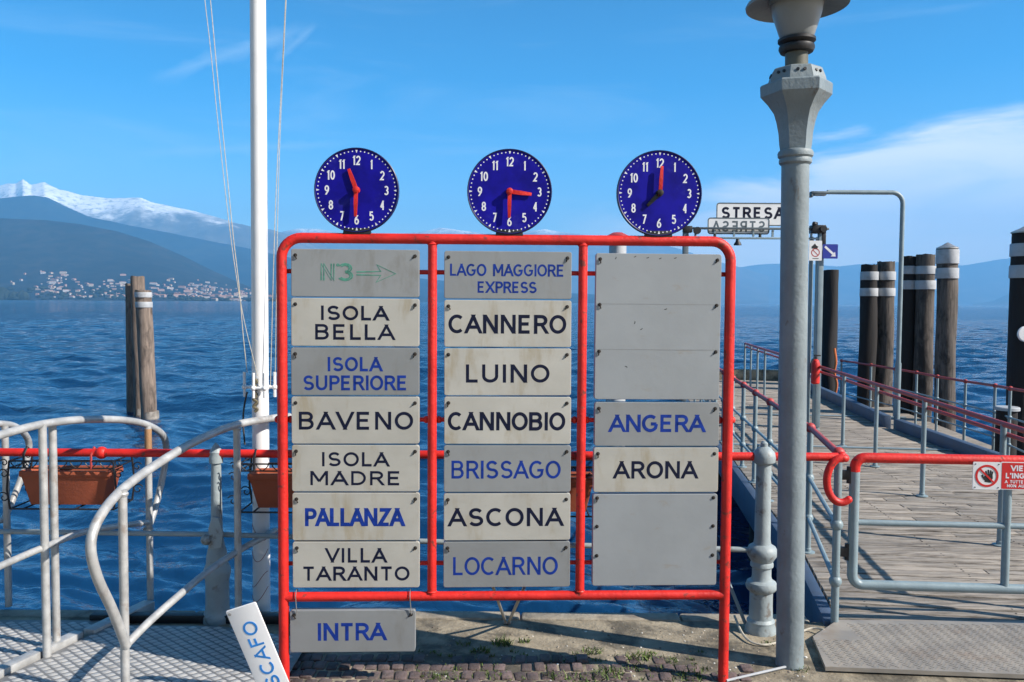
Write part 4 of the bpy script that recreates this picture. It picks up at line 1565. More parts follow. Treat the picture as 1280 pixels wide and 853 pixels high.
gr = thing('gangway_railing', 'silver tube railing curving down to a rounded near end', 'railing', (r1x(3.5), 3.5, .03), 'silver railings of the boarding gangways')
m = MB()
rail_loop(m, [at(362, 521, 4.72), at(345, 522.5, 4.62), at(296, 531, 4.35), at(250, 549, 4.05), at(200, 578, 3.78), at(153, 612, 3.52), at(125, 646, 3.33), at(113.5, 680, 3.25), at(121, 720, 3.28), at(141, 764, 3.40), at(158, 808, 3.50)], .0205)
m.build('top_rail', ALU, gr)
m = MB()
rail_loop(m, [at(158, 806, 3.50), at(188, 776, 3.66), at(222, 746, 3.85), at(258, 716, 4.10), at(296, 690, 4.35), at(345, 663, 4.66)], .0175)
m.build('lower_rail', ALU, gr)
for (px0, py0, px1, Y, zz) in ((153, 612, 160, 3.50, .03), (296, 531, 298, 4.35, .03)):
    a = at(px0, py0, Y)
    m = MB()
    m.tube([Vector((a.x, a.y, zz)), Vector((a.x, a.y, a.z))], .0185, 14)
    m.lathe((a.x, a.y, a.z - .032), [(.0185, 0), (.023, .006), (.0245, .014), (.021, .02)], 14)
    m.lathe((a.x, a.y, zz), [(.045, 0), (.045, .006), (.024, .008)], 14)
    m.build('post', ALU, gr)

gr2 = thing('gangway_railing', 'silver tube railing with twin posts and a rusty far post before the planter', 'railing', (r2x(4.0), 4.0, .03), 'silver railings of the boarding gangways')
m = MB()
rail_loop(m, [at(-140, 600, 3.2), at(-60, 563, 3.45), at(0, 544, 3.68), at(56, 530, 3.95), at(110, 524.5, 4.25), at(160, 526, 4.55), at(190, 534, 4.74), at(206, 549, 4.86), at(206.5, 578, 4.90), at(198, 620, 4.86), at(189, 650, 4.76), at(183, 663, 4.70)], .0195)
m.build('top_rail', ALU, gr2)
m = MB()
rail_loop(m, [at(-80, 745, 3.35), at(0, 708, 3.66), at(56, 684, 3.95), at(110, 664, 4.25), at(184, 653, 4.68)], .0165)
m.build('lower_rail', ALU, gr2)
RUSTY = pm('rust_streaked_rail', (.42, .24, .12), .55, metal=.2, var=.1, vscale=6, dirt=(.36, .13, .04), dirt_amt=.9, dirt_scale=4, dirt_lo=.53, dirt_hi=.64, dstretch=(4, 4, 1.0))
for px0, py0, Y, mt in ((53, 531, 3.93, ALU), (65.5, 530, 4.06, ALU), (185, 533, 4.70, RUSTY)):
    a = at(px0, py0, Y)
    m = MB()
    m.tube([Vector((a.x, a.y, .03)), Vector((a.x, a.y, a.z))], .0185, 14)
    o = m.build('post', ALU, gr2)
    if mt is RUSTY:
        m = MB()
        m.tube([Vector((a.x, a.y, a.z - .17)), Vector((a.x, a.y, a.z - .015))], .0195, 14)
        m.build('rust_patch', RUSTY, o)
gr3 = thing('gangway_railing', 'silver tube railing cut by the picture edge with a slanting loop end', 'railing', (-2.84, 4.6, .02), 'silver railings of the boarding gangways')
m = MB()
rail_loop(m, [at(-160, 545, 3.9), at(-60, 531, 4.3), at(0, 530, 4.60), at(20, 534, 4.74), at(33, 546, 4.86), at(36, 562, 4.90), at(27, 596, 4.86), at(12, 634, 4.78), at(4, 650, 4.70)], .0185)
m.build('top_rail', ALU, gr3)
a = at(6, 533, 4.62)
m = MB()
m.tube([Vector((a.x, a.y, .02)), Vector((a.x, a.y, a.z))], .0185, 14)
m.build('post', ALU, gr3)
m = MB()
rail_loop(m, [at(-120, 690, 4.1), at(-40, 660, 4.5), at(5, 650, 4.68)], .0165)
m.build('lower_rail', ALU, gr3)
# beam between the two gangways
bb = MB()
a0, a1 = Vector((r2x(3.0), 3.0, 0)), Vector((r2x(4.18), 4.18, 0))
u = (a1 - a0).normalized()
v = Vector((-u.y, u.x, 0))
bb.box((a0 + a1) / 2 + Vector((0, 0, .030)), (a1 - a0).length / 2, .030, .030, U=u, V=v, bevel=.004)
c = a1 + u * .26 + Vector((.02, 0, .026))
bb.box(c, .22, .036, .026, U=u, V=v, bevel=.004)
tag(bb.build('kerb_beam', ALU, base=a0), 'low grey steel beam between the two gangway floors', 'beam')
# dark steel channel along the kerb behind the gangway
ch = MB()
ch.box((-1.62, 4.46, .022), .66, .03, .022, bevel=.004)
tag(ch.build('channel_beam', BLACK, base=(-1.75, 4.47, 0)), 'dark steel channel lying along the quay edge behind the gangway', 'beam')

# ================================================================== PIER
TAN = .1246
PD = Vector((TAN, 1, 0)).normalized()
PS = Vector((PD.y, -PD.x, 0))
DZ = .03


def leftx(Y):
    if Y < 5.7:
        return 1.80 + (Y - 4.5) * (2.03 - 1.80) / 1.2
    return 2.03 + (Y - 5.7) * TAN


def rightx(Y):
    return float(np.interp(Y, [2.5, 9.0, 11.5, 11.51, 19.2], [5.15, 5.16, 5.30, 5.24, 6.2]))


pier = thing('pier', 'weathered plank pier with navy side beams running out over the lake', 'pier', (2.0, 4.5, 0))
m = MB()
Y = 4.50
while Y < 19.0:
    w = random.uniform(.10, .125)
    ya, yb = Y + .005, Y + w - .008
    def corner(yl):
        xl = leftx(yl)
        # walk along PS until the right edge
        L = 3.0
        for _ in range(6):
            yy = yl + PS.y * L
            L = (rightx(yy) - xl) / PS.x
        return Vector((xl, yl, 0)), Vector((xl + PS.x * L, yl + PS.y * L, 0))
    a0, a1 = corner(ya)
    b0, b1 = corner(yb)
    # boards are butted at a few places
    cuts = sorted([0, random.uniform(.25, .75), 1])
    zt = DZ + random.uniform(-.003, .003)
    for c0, c1 in zip(cuts, cuts[1:]):
        g = .0012
        q = [a0.lerp(a1, c0 + g), a0.lerp(a1, c1 - g), b0.lerp(b1, c1 - g), b0.lerp(b1, c0 + g)]
        zt2 = zt + random.uniform(-.002, .002)
        m.prism([(p.x, p.y) for p in q], (0, 0, 0), (1, 0, 0), (0, 1, 0), (0, 0, 1), zt2 - .05, zt2, bevel=.005)
    if Y < 12:
        m.mi = 1
        for f in (.06, .30, .52, .74, .95):
            for g_ in (.28, .72):
                c = a0.lerp(a1, f).lerp(b0.lerp(b1, f), g_) + Vector((random.uniform(-.006, .006), random.uniform(-.004, .004), zt - .002))
                m.lathe(c, [(.0065, 0), (.0065, .0032)], 7)
        m.mi = 0
    Y += w
m.build('deck', [PLANK, BOLT], pier)
# nails are part of the plank wear; side beams
m = MB()
for (ya, yb) in ((4.45, 5.7), (5.7, 19.0)):
    A = Vector((leftx(ya) - .045, ya, -.115))
    B = Vector((leftx(yb) - .045, yb, -.115))
    d = (B - A).normalized()
    n_ = Vector((-d.y, d.x, 0))
    m.box((A + B) / 2, (B - A).length / 2, .035, .145, U=d, V=n_, bevel=.006)
m.build('side_beam', BLUEBEAM, pier)
m = MB()
for A, B in ((Vector((5.215, 5.0, .05)), Vector((5.22, 9.0, .05))), (Vector((5.22, 9.0, .05)), Vector((5.36, 11.45, .05))), (Vector((5.27, 11.6, .08)), Vector((6.26, 19.0, .08)))):
    d = (B - A).normalized()
    n_ = Vector((-d.y, d.x, 0))
    m.box((A + B) / 2, (B - A).length / 2, .05, .12, U=d, V=n_, bevel=.01)
m.build('side_beam', BLUEBEAM, pier)
m = MB()
A, B = Vector((leftx(19.1), 19.12, .10)), Vector((6.3, 18.75, .10))
d = (B - A).normalized()
m.box((A + B) / 2, (B - A).length / 2, .12, .16, U=d, V=Vector((-d.y, d.x, 0)), bevel=.012)
m.build('end_beam', CONC, pier)
for yy in (5.6, 8.4, 11.4, 14.6, 18.0):
    for xx in (leftx(yy) + .18, leftx(yy) + 2.6):
        m = MB()
        m.lathe((xx, yy, -3.0), [(.11, 0), (.11, 2.95)], 14)
        m.build('support_pile', PILED, pier)
for i, yy in enumerate((10.1, 13.0)):
    m = MB()
    A = Vector((leftx(yy) + .1, yy, DZ + .008))
    B = A + PS * (2.9 if i == 0 else 3.0)
    m.box((A + B) / 2, (B - A).length / 2, .03, .005, U=PS, V=PD)
    m.build('cross_strip', PIPEGREY, pier, smooth=False)  # thin grey strips drawn across the planks

# ramp plate at the start of the pier
poly = [(1.50, 3.88), (3.8, 3.70), (3.8, 4.44), (1.79, 4.47), (1.57, 4.24)]
rp = MB()
rp.prism(poly, (0, 0, 0), (1, 0, 0), (0, 1, 0), (0, 0, 1), .010, .030)
RT = thing('ramp_plate', 'worn brownish tread plate leading from the quay onto the plank pier', 'plate', (2.2, 4.1, 0))
rp.build('sheet', RAMP, RT, smooth=False)
m = MB()
j = 0
y = 3.78
while y < 4.42:
    x = 1.56 + (.014 if j % 2 else 0)
    while x < 3.7:
        ok = y > 3.90 - (x - 1.5) * .08 and (x > 1.81 or y < 4.20)
        if ok:
            s = 1 if (j + int(round(x / .028))) % 2 else -1
            d = Vector((.7, .7 * s, 0))
            n_ = Vector((-d.y, d.x, 0))
            m.prism([(-.010, 0), (0, -.003), (.010, 0), (0, .003)], (x, y, 0), d, n_, (0, 0, 1), .029, .0318)
        x += .028
    y += .017
    j += 1
m.build('tread', RAMP, RT, smooth=False)


# ------------------------------------------------------------------ pier railings
def railing(label, posts, ztops, zbase, mats, rails=(), balls=True, group='red topped railings of the pier', r=.0205, loc=None, pr_=.021, toprails=((0, 0),)):
    """posts: xy list, ztops: heights of the top rail at each post"""
    T = thing('pier_railing', label, 'railing', (posts[0][0], posts[0][1], zbase[0]), group)
    m = MB()
    for dz_, dx_ in toprails:
        m.tube([Vector((x + dx_, y, z + dz_)) for (x, y), z in zip(posts, ztops)], r if dz_ == 0 else r * .8, 12)
    if balls:
        for (x, y), z in zip(posts, ztops):
            m.ball((x, y, z), r * 1.75, 12, 8)
    m.build('top_rail', mats[0], T)
    for k, fr in enumerate(rails):
        m = MB()
        m.tube([Vector((x, y, zb + (z - zb) * fr)) for (x, y), z, zb in zip(posts, ztops, zbase)], .0135, 10)
        for (x, y), z, zb in zip(posts, ztops, zbase):
            m.ball((x, y, zb + (z - zb) * fr), .034, 12, 8)
        m.build('mid_rail', mats[1], T)
    for (x, y), z, zb in zip(posts, ztops, zbase):
        m = MB()
        m.tube([Vector((x, y, zb)), Vector((x, y, z))], pr_, 12)
        m.lathe((x, y, zb), [(.05, 0), (.05, .008), (pr_ + .004, .012), (pr_ + .004, .03), (pr_, .034)], 12)
        m.build('post', mats[1], T)
    return T


p0 = (1.763, 4.45)
lp_ = [p0] + [(2.06 + (yy - 5.7) * TAN, yy) for yy in [5.7, 6.45, 7.2, 7.95, 8.7, 9.5, 10.3, 11.1, 12.0, 13.0, 14.0, 15.2, 16.4, 17.6, 18.8]]
railing('left railing of the pier starting beside the street lamp, red balls on its posts', lp_, [.948] + [.90] * 15, [-.02] + [DZ] * 15, (FAINTRED, PIPEGREY), rails=(.60, .28))
my = [4.5, 5.9, 7.42, 8.78, 10.05, 11.4, 12.7, 14.0, 15.4, 16.2, 17.0, 17.8]
mp_ = [(3.70 + (yy - 7.42) * TAN, yy) for yy in my]
railing('faded red double railing dividing the plank pier lengthwise, without mid bars', mp_, [.905] * len(mp_), [DZ] * len(mp_), (FAINTRED, PIPEGREY), balls=False, toprails=((0, 0), (-.075, .03)))
ly_ = [(10.6, 1293, 491, .72), (11.5, 1263, 486, .74), (12.3, 1244, 482.3, .80), (13.2, 1207, 477, .876), (14.2, 1172, 471, .87), (15.1, 1146, 466, .86), (16.0, 1119, 461.5, .85), (17.0, 1089, 456.5, .83), (18.4, 1052, 451, .83)]
tp, zt_, zb_l = [], [], []
for yy, px, py, hh in ly_:
    p = at(px, py, yy)
    tp.append((p.x, p.y))
    zt_.append(p.z)
    zb_l.append(-.46)
railing('lower red topped railing of the landing stage in front of the banded piles', tp, zt_, zb_l, (FAINTRED, PIPEGREY), rails=(.62, .26))
# landing stage under it
m = MB()
m.prism([(5.45, 9.4), (7.1, 9.4), (8.3, 18.6), (6.6, 18.6)], (0, 0, 0), (1, 0, 0), (0, 1, 0), (0, 0, 1), -.66, -.46)
tag(m.build('landing_stage', PLANK, smooth=False, base=(6.5, 13, -.66)), 'low timber landing stage beyond the right edge of the pier', 'landing stage')

# ------------------------------------------------------------------ gate
g0 = Vector((1.853, 4.45, 0))
GDIR = Vector((1, -.07, 0)).normalized()
GN = Vector((-.07, -1, 0)).normalized()
gate = thing('gate', 'low tube gate with red top bar closing the pier entrance', 'gate', tuple(g0))
zt, zb, GL_ = .927, .233, 1.42
r = .0265
cr = .055
m = MB()
path = [g0 + Vector((0, 0, zt - .075))] + [g0 + Vector((0, 0, zt - cr))]
path += arc_pts(g0 + GDIR * cr + BW * (zt - cr), -GDIR, BW, cr, cr, 0, math.pi / 2, 8)[1:]
path += arc_pts(g0 + GDIR * (GL_ - cr) + BW * (zt - cr), GDIR, BW, cr, cr, math.pi / 2, 0, 8)
path += [g0 + GDIR * GL_ + BW * (zt - .075)]
m.tube(path, r * 1.03, 16)
m.build('top_bar', RED, gate)
m = MB()
path = [g0 + BW * (zt - .07), g0 + BW * (zb + cr)]
path += arc_pts(g0 + GDIR * cr + BW * (zb + cr), -GDIR, -BW, cr, cr, 0, math.pi / 2, 8)[1:]
path += arc_pts(g0 + GDIR * (GL_ - cr) + BW * (zb + cr), GDIR, -BW, cr, cr, math.pi / 2, 0, 8)
path += [g0 + GDIR * GL_ + BW * (zt - .07)]
m.tube(path, r, 16)
m.build('frame', PIPEGREY, gate)
m = MB()
zm = at(1170, 655, 4.43).z
m.tube([g0 + BW * zm, g0 + GDIR * GL_ + BW * zm], .0165, 12)
m.build('mid_bar', PIPEGREY, gate)
gx = (at(1260, 655, 4.38) - g0).dot(GDIR)
m = MB()
m.tube([g0 + GDIR * gx + BW * zb, g0 + GDIR * gx + BW * zt], .0205, 12)
m.build('upright', PIPEGREY, gate)
for py in (594, 690):
    m = MB()
    z = at(1066, py, 4.45).z
    m.box(g0 - GDIR * .045 + BW * z, .032, .012, .026, U=GDIR, V=GN, bevel=.004)
    m.lathe(g0 - GDIR * .03 + BW * (z - .045), [(.013, 0), (.013, .09)], 10)
    m.build('hinge', BLACK, gate)


def gp(px, py, off):
    d = ray(px, py)
    o = g0 + GN * off
    t = (o - CAMPOS).dot(GN) / d.dot(GN)
    return CAMPOS + d * t


# prohibition sign: white plate, red ring with slash, black hand
O = gp(1233.5, 595, .032)
kk = (gp(1250, 595, .032) - gp(1217, 595, .032)).length / 33
T = thing('prohibition_sign', 'white sign with a red ring crossing out a black hand on the gate', 'sign', tuple(O))
m = MB()
m.prism(rrect(35 * kk, 36 * kk, .006, 3), O, GDIR, BW, GN, -.003, .001)
m.build('plate', SIGNWHITE, T, smooth=False)
m = MB()
hand = MB()
hx, hy = 1.5 * kk, -1.0 * kk
hand.prism([(x * kk, y * kk) for x, y in ((-4, -7), (3.2, -8), (6, -2), (5.5, 3), (-2.5, 3.2), (-5, 0))], O + GDIR * hx + BW * hy, GDIR, BW, GN, .001, .0016)
for i, (fx, fl, an) in enumerate(((-2.2, 5.2, 8), (.3, 6.6, 2), (2.6, 6.0, -5), (4.6, 4.6, -12))):
    a = R(an)
    P = [(fx * kk, 2.4 * kk), ((fx - math.sin(a) * fl) * kk, (2.4 + math.cos(a) * fl) * kk)]
    ribbon(hand, P, 1.9 * kk, O + GDIR * hx + BW * hy, GDIR, BW, GN, .001, .0017 + i * .0001)
ribbon(hand, [(-4 * kk, -4 * kk), (-6.5 * kk, -.5 * kk), (-7.6 * kk, 2.2 * kk)], 2.2 * kk, O + GDIR * hx + BW * hy, GDIR, BW, GN, .001, .0021)
hand.build('hand_symbol', BLACK, T, smooth=False)
m = MB()
ribbon(m, [(x * kk, y * kk) for x, y in el(0, 0, 13.2, 13.2, 0, 360, 40)], 2.7 * kk, O, GDIR, BW, GN, .001, .0026)
ribbon(m, [(-9.2 * kk, 9.2 * kk), (9.2 * kk, -9.2 * kk)], 2.2 * kk, O, GDIR, BW, GN, .001, .0030)
m.build('ring', SIGNRED, T, smooth=False)
m = MB()
for sx in (-1, 1):
    for sy in (-1, 1):
        m.lathe(O + GDIR * (sx * 14.5 * kk) + BW * (sy * 15.2 * kk) + GN * .001, [(.0035, 0), (.003, .002)], 8, axis=GN)
m.build('rivet', BOLT, T)
O = gp(1285, 595.5, .032)
T = thing('warning_sign', 'red sign with white words VIETATO and INGRESSO fixed to the gate', 'sign', tuple(O))
m = MB()
m.prism(rrect(68 * kk, 36 * kk, .005, 3), O, GDIR, BW, GN, -.003, .001)
m.build('border', SIGNWHITE, T, smooth=False)
m = MB()
m.prism(rrect(66 * kk, 34 * kk, .004, 3), O, GDIR, BW, GN, .001, .0018)
m.build('plate', SIGNRED, T, smooth=False)
m = MB()
for s, yy, h, w, st in (('VIETATO', 6.4, 7.4, 44, 1.7), ("L'INGRESSO", -3.2, 7.0, 56, 1.6), ('A TUTTE LE PERSONE', -9.6, 4.0, 58, .85), ('NON AUTORIZZATE', -14.8, 3.8, 52, .85)):
    write(m, s, O + GDIR * (-w / 2 * kk) + BW * (yy * kk), GDIR, BW, GN, w * kk, h * kk, st * kk, .28, .0018)
m.build('lettering', INK_W, T, smooth=False)

# ------------------------------------------------------------------ mooring piles
ZW = -.80


def pile(px, py_top, Y, wpx, label, mat=PILE, bands=(), cap=None, lean=0.0, seed=0, basepale=False, group='mooring piles in the water'):
    rr = random.Random(seed)
    tpt = at(px, py_top, Y)
    rad = wpx / 2 * Y / F
    T = thing('mooring_pile', label, 'pile', (tpt.x, tpt.y, ZW), group)
    H = tpt.z - ZW + 1.2
    m = MB()
    n = 18
    prof = []
    nh = 26
    rings = []
    for i in range(nh + 1):
        h = H * i / nh
        f = 1.06 - .10 * i / nh
        ring = []
        for k in range(n):
            a = 2 * math.pi * k / n
            q = rad * f * (1 + .045 * math.sin(2 * a + h * 1.1 + seed) + .04 * math.sin(3 * a - h * 2.3 + seed * 2) + .03 * math.sin(h * 3.1 + a + seed) + rr.uniform(-.015, .015))
            x = tpt.x - lean * (1 - i / nh) * 1.0 + q * math.cos(a)
            z = ZW - 1.2 + h
            if i == nh:
                z += rr.uniform(-.022, .012)
                q *= .97
            ring.append(m.bm.verts.new((x, tpt.y + q * math.sin(a), z)))
        rings.append(ring)
    for A, B in zip(rings, rings[1:]):
        for k in range(n):
            m._face([A[k], A[(k + 1) % n], B[(k + 1) % n], B[k]])
    m._face(rings[-1])
    m.build('timber', mat, T, ang=50)
    for (ya, yb) in bands:
        za, zb2 = at(px, ya, Y).z, at(px, yb, Y).z
        m = MB()
        xo = -lean * (1 - ((za + zb2) / 2 - (ZW - 1.2)) / H)
        m.lathe((tpt.x + xo, tpt.y, zb2), [(rad * 1.075, 0), (rad * 1.085, .01), (rad * 1.08, za - zb2 - .01), (rad * 1.065, za - zb2)], 24)
        m.build('band', BAND, T)
    if cap:
        m = MB()
        if cap == 'cone':
            m.lathe((tpt.x, tpt.y, tpt.z - .02), [(rad * 1.06, 0), (rad * 1.06, .02), (rad * .5, .07), (rad * .08, .12)], 20)
            m.build('cap', STEEL, T)
        elif cap == 'flat':
            m.lathe((tpt.x, tpt.y, tpt.z - .01), [(rad * 1.15, 0), (rad * 1.15, .04), (rad * 1.05, .05)], 20)
            m.build('cap', BAND, T)
        elif cap == 'red':
            m.lathe((tpt.x, tpt.y, tpt.z - .04), [(rad * 1.15, 0), (rad * 1.15, .07), (rad * .5, .12)], 20)
            m.build('cap', FAINTRED, T)
    if basepale:
        m = MB()
        m.lathe((tpt.x - lean * .93, tpt.y, ZW + .02), [(rad * 1.05, 0), (rad * 1.05, .10), (rad * 1.03, .16)], 20)
        m.build('scale_crust', CRUST, T)
    return T


pile(162, 355, 18.6, 11, 'thin brown pile at the back left of the cluster beyond the silver rails', PILE, seed=1)
pile(171.5, 345.5, 18.3, 16.5, 'tallest brown pile of the cluster beyond the silver rails', PILE, seed=2, basepale=True, lean=-.05)
pile(179, 363, 17.7, 19, 'brown pile with two white bands in the cluster beyond the silver rails', PILE, bands=((365.5, 372), (377.5, 384.5)), seed=3, lean=-.13, basepale=True)
pile(1039, 338, 22, 18, 'dark mottled pile behind the blue arrow sign', PILED, seed=4)
pile(1087, 331, 18, 20, 'black banded pile, left one of the nearest pair to the bracket lamp', PILED, bands=((340, 350.5), (360.5, 370.5)), seed=5)
pile(1107.5, 327, 18.1, 22, 'grey brown banded pile standing just left of the bracket lamp pole', PILEM, bands=((340, 350.5), (360.5, 370.5)), seed=6)
pile(1136, 320.5, 17.1, 21, 'black banded pile standing just right of the bracket lamp pole', PILED, bands=((333, 343), (351, 362)), seed=7)
pile(1157.5, 318.5, 16.9, 23, 'grey brown flat topped banded pile between the black pile and the capped pile', PILEM, bands=((333, 343), (351, 362)), seed=8)
pile(1184.5, 310, 15.8, 24.5, 'banded pile topped with a pointed metal cap', PILEM, bands=((312.5, 330), (335.5, 348.5)), cap='cone', seed=9, lean=-.06)
TE = pile(1284, 290, 12.4, 34, 'large dark pile with grey bands and a white disc at the picture edge', PILED, bands=((305, 321), (332, 348)), cap='cone', seed=10)
m = MB()
p = at(1285, 418, 12.1)
p.y = 12.4 - .225
m.lathe(p, [(.115, 0), (.115, .02), (.10, .025)], 24, axis=(0, -1, 0))
m.build('disc', SIGNWHITE, TE, smooth=False)
pile(1259, 512, 11.8, 25, 'short pile stub with a white cap in front of the large dark pile', PILED, cap='flat', seed=11)
pile(772, 297, 14.0, 23, 'pale marker pile with a red cap behind the top of the red frame', BAND, cap='red', seed=12)
mm = MB()
pts = [at(1043, 436, 21.7), at(1045, 452, 21.6), at(1043, 466, 21.6), at(1046, 480, 21.6), at(1044, 494, 21.6)]
mm.tube(smooth_path(pts, 6), .035, 8)
tag(mm.build('mooring_rope', ORANGE, base=pts[0]), 'orange rope hanging down the dark mottled pile', 'rope')

# ------------------------------------------------------------------ gantry with the place name
GY = 11.4
def gpt(px, py, dy=0.0):
    return at(px, py, GY + dy)


gan = thing('gantry', 'grey steel gantry across the pier carrying the place name plates', 'gantry', (gpt(940, 520).x, GY, DZ))
zc1, zc2 = gpt(940, 286).z, gpt(940, 298).z
xl, xr = gpt(857, 300).x, gpt(1026, 300).x
DGREY = pm('dark_grey_steel', (.10, .13, .15), .5, var=.2, vscale=6)
m = MB()
m.box(((xl + xr) / 2, GY, zc1), (xr - xl) / 2 + .1, .03, .014, bevel=.004)
m.build('upper_chord', DGREY, gan)
m = MB()
m.box(((xl + xr) / 2, GY, zc2), (xr - xl) / 2, .025, .012, bevel=.003)
for i in range(7):
    x = xl + (xr - xl) * (i + .5) / 7
    m.box((x, GY, (zc1 + zc2) / 2), .012, .015, (zc1 - zc2) / 2 - .02)
m.build('lower_chord', PIPEGREY, gan)
for x in (xl, xr):
    m = MB()
    m.box((x, GY, (zc1 + DZ) / 2), .036, .036, (zc1 - DZ) / 2 - .03, bevel=.006)
    m.build('column', PIPEGREY if x > xl else DGREY, gan)
x2 = gpt(1015.5, 400).x
m = MB()
m.tube([Vector((x2, GY + .1, DZ)), Vector((x2, GY + .1, zc1 - .1))], .028, 12)
m.tube([Vector((x2 + .085, GY + .12, DZ)), Vector((x2 + .085, GY + .12, zc1 - .1))], .018, 10)
m.build('cable_pipe', PIPEGREY, gan)
# winch gear at the right end and bracket gear at the left end
m = MB()
c = gpt(1022, 287)
m.box(c, .095, .07, .055, bevel=.01)
m.lathe(c + Vector((.05, -.07, 0)), [(.045, -.02), (.045, .03)], 14, axis=(0, -1, 0))
m.box(c + Vector((-.04, -.01, .075)), .03, .03, .02, bevel=.005)
m.box(c + Vector((.075, .0, -.12)), .03, .04, .10, bevel=.006)
m.lathe(gpt(1018, 283, -.1), [(.025, 0), (.035, .03), (.02, .06)], 10)
m.build('winch', BLACK, gan)
m = MB()
c = gpt(862, 287)
m.box(c + Vector((-.03, 0, .0)), .06, .05, .045, bevel=.008)
m.lathe(c + Vector((.09, -.05, -.02)), [(.05, -.02), (.05, .03)], 14, axis=(0, -1, 0))
m.box(c + Vector((-.06, 0, -.14)), .03, .03, .10, bevel=.005)
m.build('pulley', BLACK, gan)
m = MB()
c = gpt(922, 304)
m.lathe(c + Vector((0, 0, -.03)), [(.055, 0), (.05, .02), (.03, .05), (.02, .09)], 14)
m.build('hanging_lamp', BLACK, gan)
for px in (893.5, 950):
    m = MB()
    c = gpt(px, 295)
    m.lathe(c + Vector((0, 0, -.02)), [(.02, 0), (.02, .05)], 8)
    m.build('clamp', BLACK, gan)


def plate(name, label, px0, px1, py0, py1, dy, text, tx, ink, mirror=False, st=3.0, border=True, group=None):
    a, b = gpt(px0, py0, dy), gpt(px1, py1, dy)
    w, h = b.x - a.x, a.z - b.z
    O = Vector(((a.x + b.x) / 2, GY + dy, (a.z + b.z) / 2))
    T = thing(name, label, 'sign', tuple(O), group)
    m = MB()
    m.prism(rrect(w, h, .035, 4), O, (1, 0, 0), (0, 0, 1), (0, -1, 0), -.006, .004)
    m.build('plate', SIGNWHITE, T, smooth=False)
    m = MB()
    rr_ = rrect(w - .004, h - .004, .035, 4)
    ribbon(m, rr_ + [rr_[0]], .016, O, Vector((1, 0, 0)), Vector((0, 0, 1)), Vector((0, -1, 0)), .004, .006)
    m.build('border', DGREY, T, smooth=False)
    k2 = w / (px1 - px0)
    lx0, lx1, ly0, ly1 = tx
    m = MB()
    o2 = O + Vector((((lx0 if not mirror else lx1) - (px0 + px1) / 2) * k2, 0, ((py0 + py1) / 2 - ly1) * k2))
    if mirror:
        write(m, text, o2, (-1, 0, 0), (0, 0, 1), (0, -1, 0), (lx1 - lx0) * k2, (ly1 - ly0) * k2, st * k2, .4, .004)
    else:
        write(m, text, o2, (1, 0, 0), (0, 0, 1), (0, -1, 0), (lx1 - lx0) * k2, (ly1 - ly0) * k2, st * k2, .42, .004)
    m.build('lettering', ink, T, smooth=False)
    return T


plate('place_name_sign', 'white sign lettered STRESA in dark blue on top of the gantry', 896, 988, 254, 282.5, .09, 'STRESA', (902, 980, 259.2, 273.8), INK_D, st=3.0)
plate('place_name_sign', 'lower white sign with reversed dark letters behind the gantry beam', 885, 961, 272.6, 293, .05, 'STRESA', (890, 956, 276.5, 290), DGREY, mirror=True, st=2.2)
# blue arrow sign
a, b = gpt(1028.5, 306, -.08), gpt(1047, 323, -.08)
O = (a + b) / 2
T = thing('arrow_sign', 'small blue sign with a white arrow pointing down to the right', 'sign', tuple(O))
w = b.x - a.x
m = MB()
m.prism(rrect(w, w * .95, .008, 3), O, (1, 0, 0), (0, 0, 1), (0, -1, 0), -.004, .004)
m.build('plate', SIGNBLUE, T, smooth=False)
m = MB()
X_, Z_, N_ = Vector((1, 0, 0)), Vector((0, 0, 1)), Vector((0, -1, 0))
ribbon(m, [(-.36 * w, .32 * w), (.20 * w, -.18 * w)], .15 * w, O, X_, Z_, N_, .004, .0055)
m.prism([(.36 * w, -.34 * w), (.31 * w, -.02 * w), (.03 * w, -.33 * w)], O, X_, Z_, N_, .004, .0062)
m.build('arrow', INK_W, T, smooth=False)
a, b = gpt(1011.5, 301, -.12), gpt(1027, 326, -.12)
O = (a + b) / 2
w, h = b.x - a.x, a.z - b.z
T = thing('notice_sign', 'small white sign with a red ring symbol under the gantry winch', 'sign', tuple(O))
m = MB()
m.prism(rrect(w, h, .006, 3), O, X_, Z_, N_, -.004, .004)
m.build('plate', SIGNWHITE, T, smooth=False)
m = MB()
ribbon(m, [(x * w, -.10 * h + y * w) for x, y in el(0, 0, .30, .30, 0, 360, 24)], .07 * w, O, X_, Z_, N_, .004, .005)
ribbon(m, [(-.2 * w, -.10 * h + .2 * w), (.2 * w, -.10 * h - .2 * w)], .06 * w, O, X_, Z_, N_, .004, .0054)
m.build('ring', FAINTRED, T, smooth=False)
m = MB()
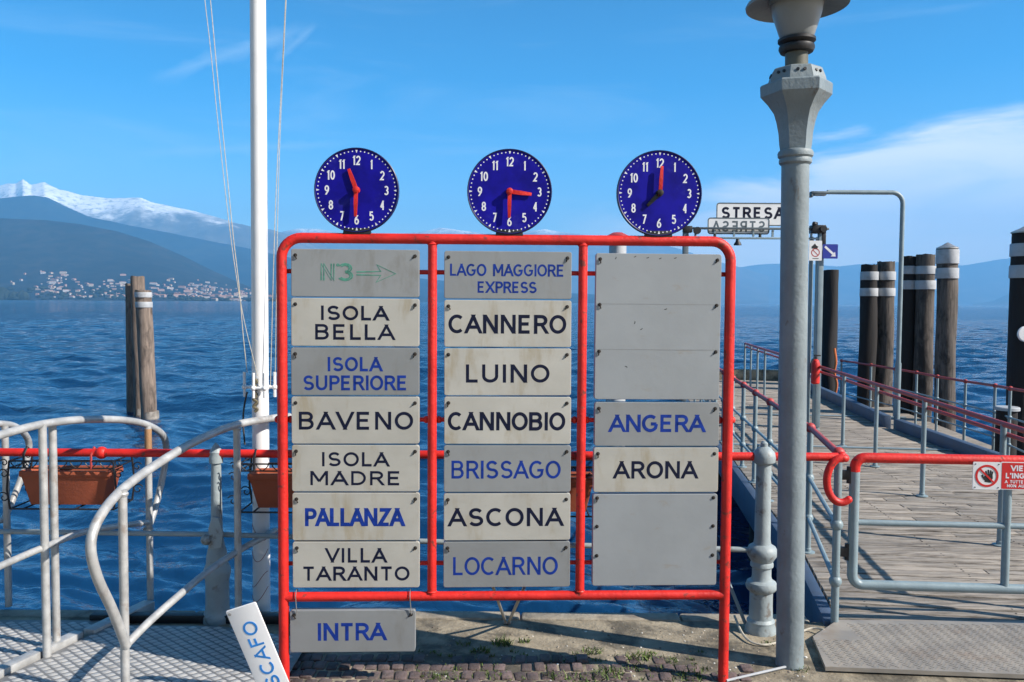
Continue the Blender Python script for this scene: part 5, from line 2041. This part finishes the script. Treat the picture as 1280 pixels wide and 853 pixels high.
m.prism([(-.30 * w, .10 * h), (.12 * w, .10 * h), (.22 * w, .20 * h), (.05 * w, .25 * h), (-.05 * w, .36 * h), (-.2 * w, .26 * h), (-.32 * w, .2 * h)], O, X_, Z_, N_, .004, .005)
ribbon(m, [(-.22 * w, -.40 * h), (.25 * w, -.40 * h)], .05 * w, O, X_, Z_, N_, .004, .005)
m.build('symbol', BLACK, T, smooth=False)
# red extinguisher on the gantry column
e = gpt(1019, 480, -.13)
T = thing('fire_extinguisher', 'red cylinder hanging low on the right gantry column', 'extinguisher', tuple(e))
m = MB()
m.lathe(e, [(.045, 0), (.056, .015), (.056, .27), (.04, .32), (.02, .335)], 18)
m.build('cylinder', RED, T)
m = MB()
m.lathe(e + Vector((0, 0, .33)), [(.018, 0), (.018, .04)], 10)
m.box(e + Vector((.02, 0, .385)), .045, .012, .01, bevel=.003)
m.tube(smooth_path([e + Vector((-.01, -.02, .36)), e + Vector((-.07, -.03, .30)), e + Vector((-.075, -.03, .15))], 5), .009, 6)
m.build('valve', BLACK, T)

# slender bracket lamp beyond the pier edge
b0 = at(1121, 521, 12.2)
t0 = at(1121, 243, 12.2)
T = thing('bracket_lamp', 'slender grey bent pole lamp reaching left over the pier', 'street lamp', (b0.x, b0.y, -.5))
m = MB()
cr = .16
x, y, zt = b0.x, b0.y, at(1060, 240.5, 12.2).z
xe = at(1034, 241, 12.2).x
path = [Vector((x, y, -.5)), Vector((x, y, zt - cr))] + arc_pts((x - cr, y, zt - cr), X_, BW, cr, cr, 0, math.pi / 2, 8)[1:] + [Vector((xe, y, zt + .0))]
m.tube(path, .033, 14)
m.build('pole', PIPEGREY, T)
m = MB()
m.tube([Vector((x, y, -.5)), Vector((x, y, .9))], .042, 14)
m.build('sleeve', PIPEGREY, T)
m = MB()
xh = at(1013, 243, 12.2).x
m.box(((xe + xh) / 2, y, zt - .012), (xe - xh) / 2, .05, .020, bevel=.008)
m.mi = 1
m.box(((xe + xh) / 2 + .01, y, zt - .040), (xe - xh) / 2 - .035, .04, .014, bevel=.005)
m.mi = 0
m.box((xh + .012, y, zt - .045), .014, .045, .035, bevel=.006)
m.build('lamp_head', [DGREY, LAMPGLOBE], T)
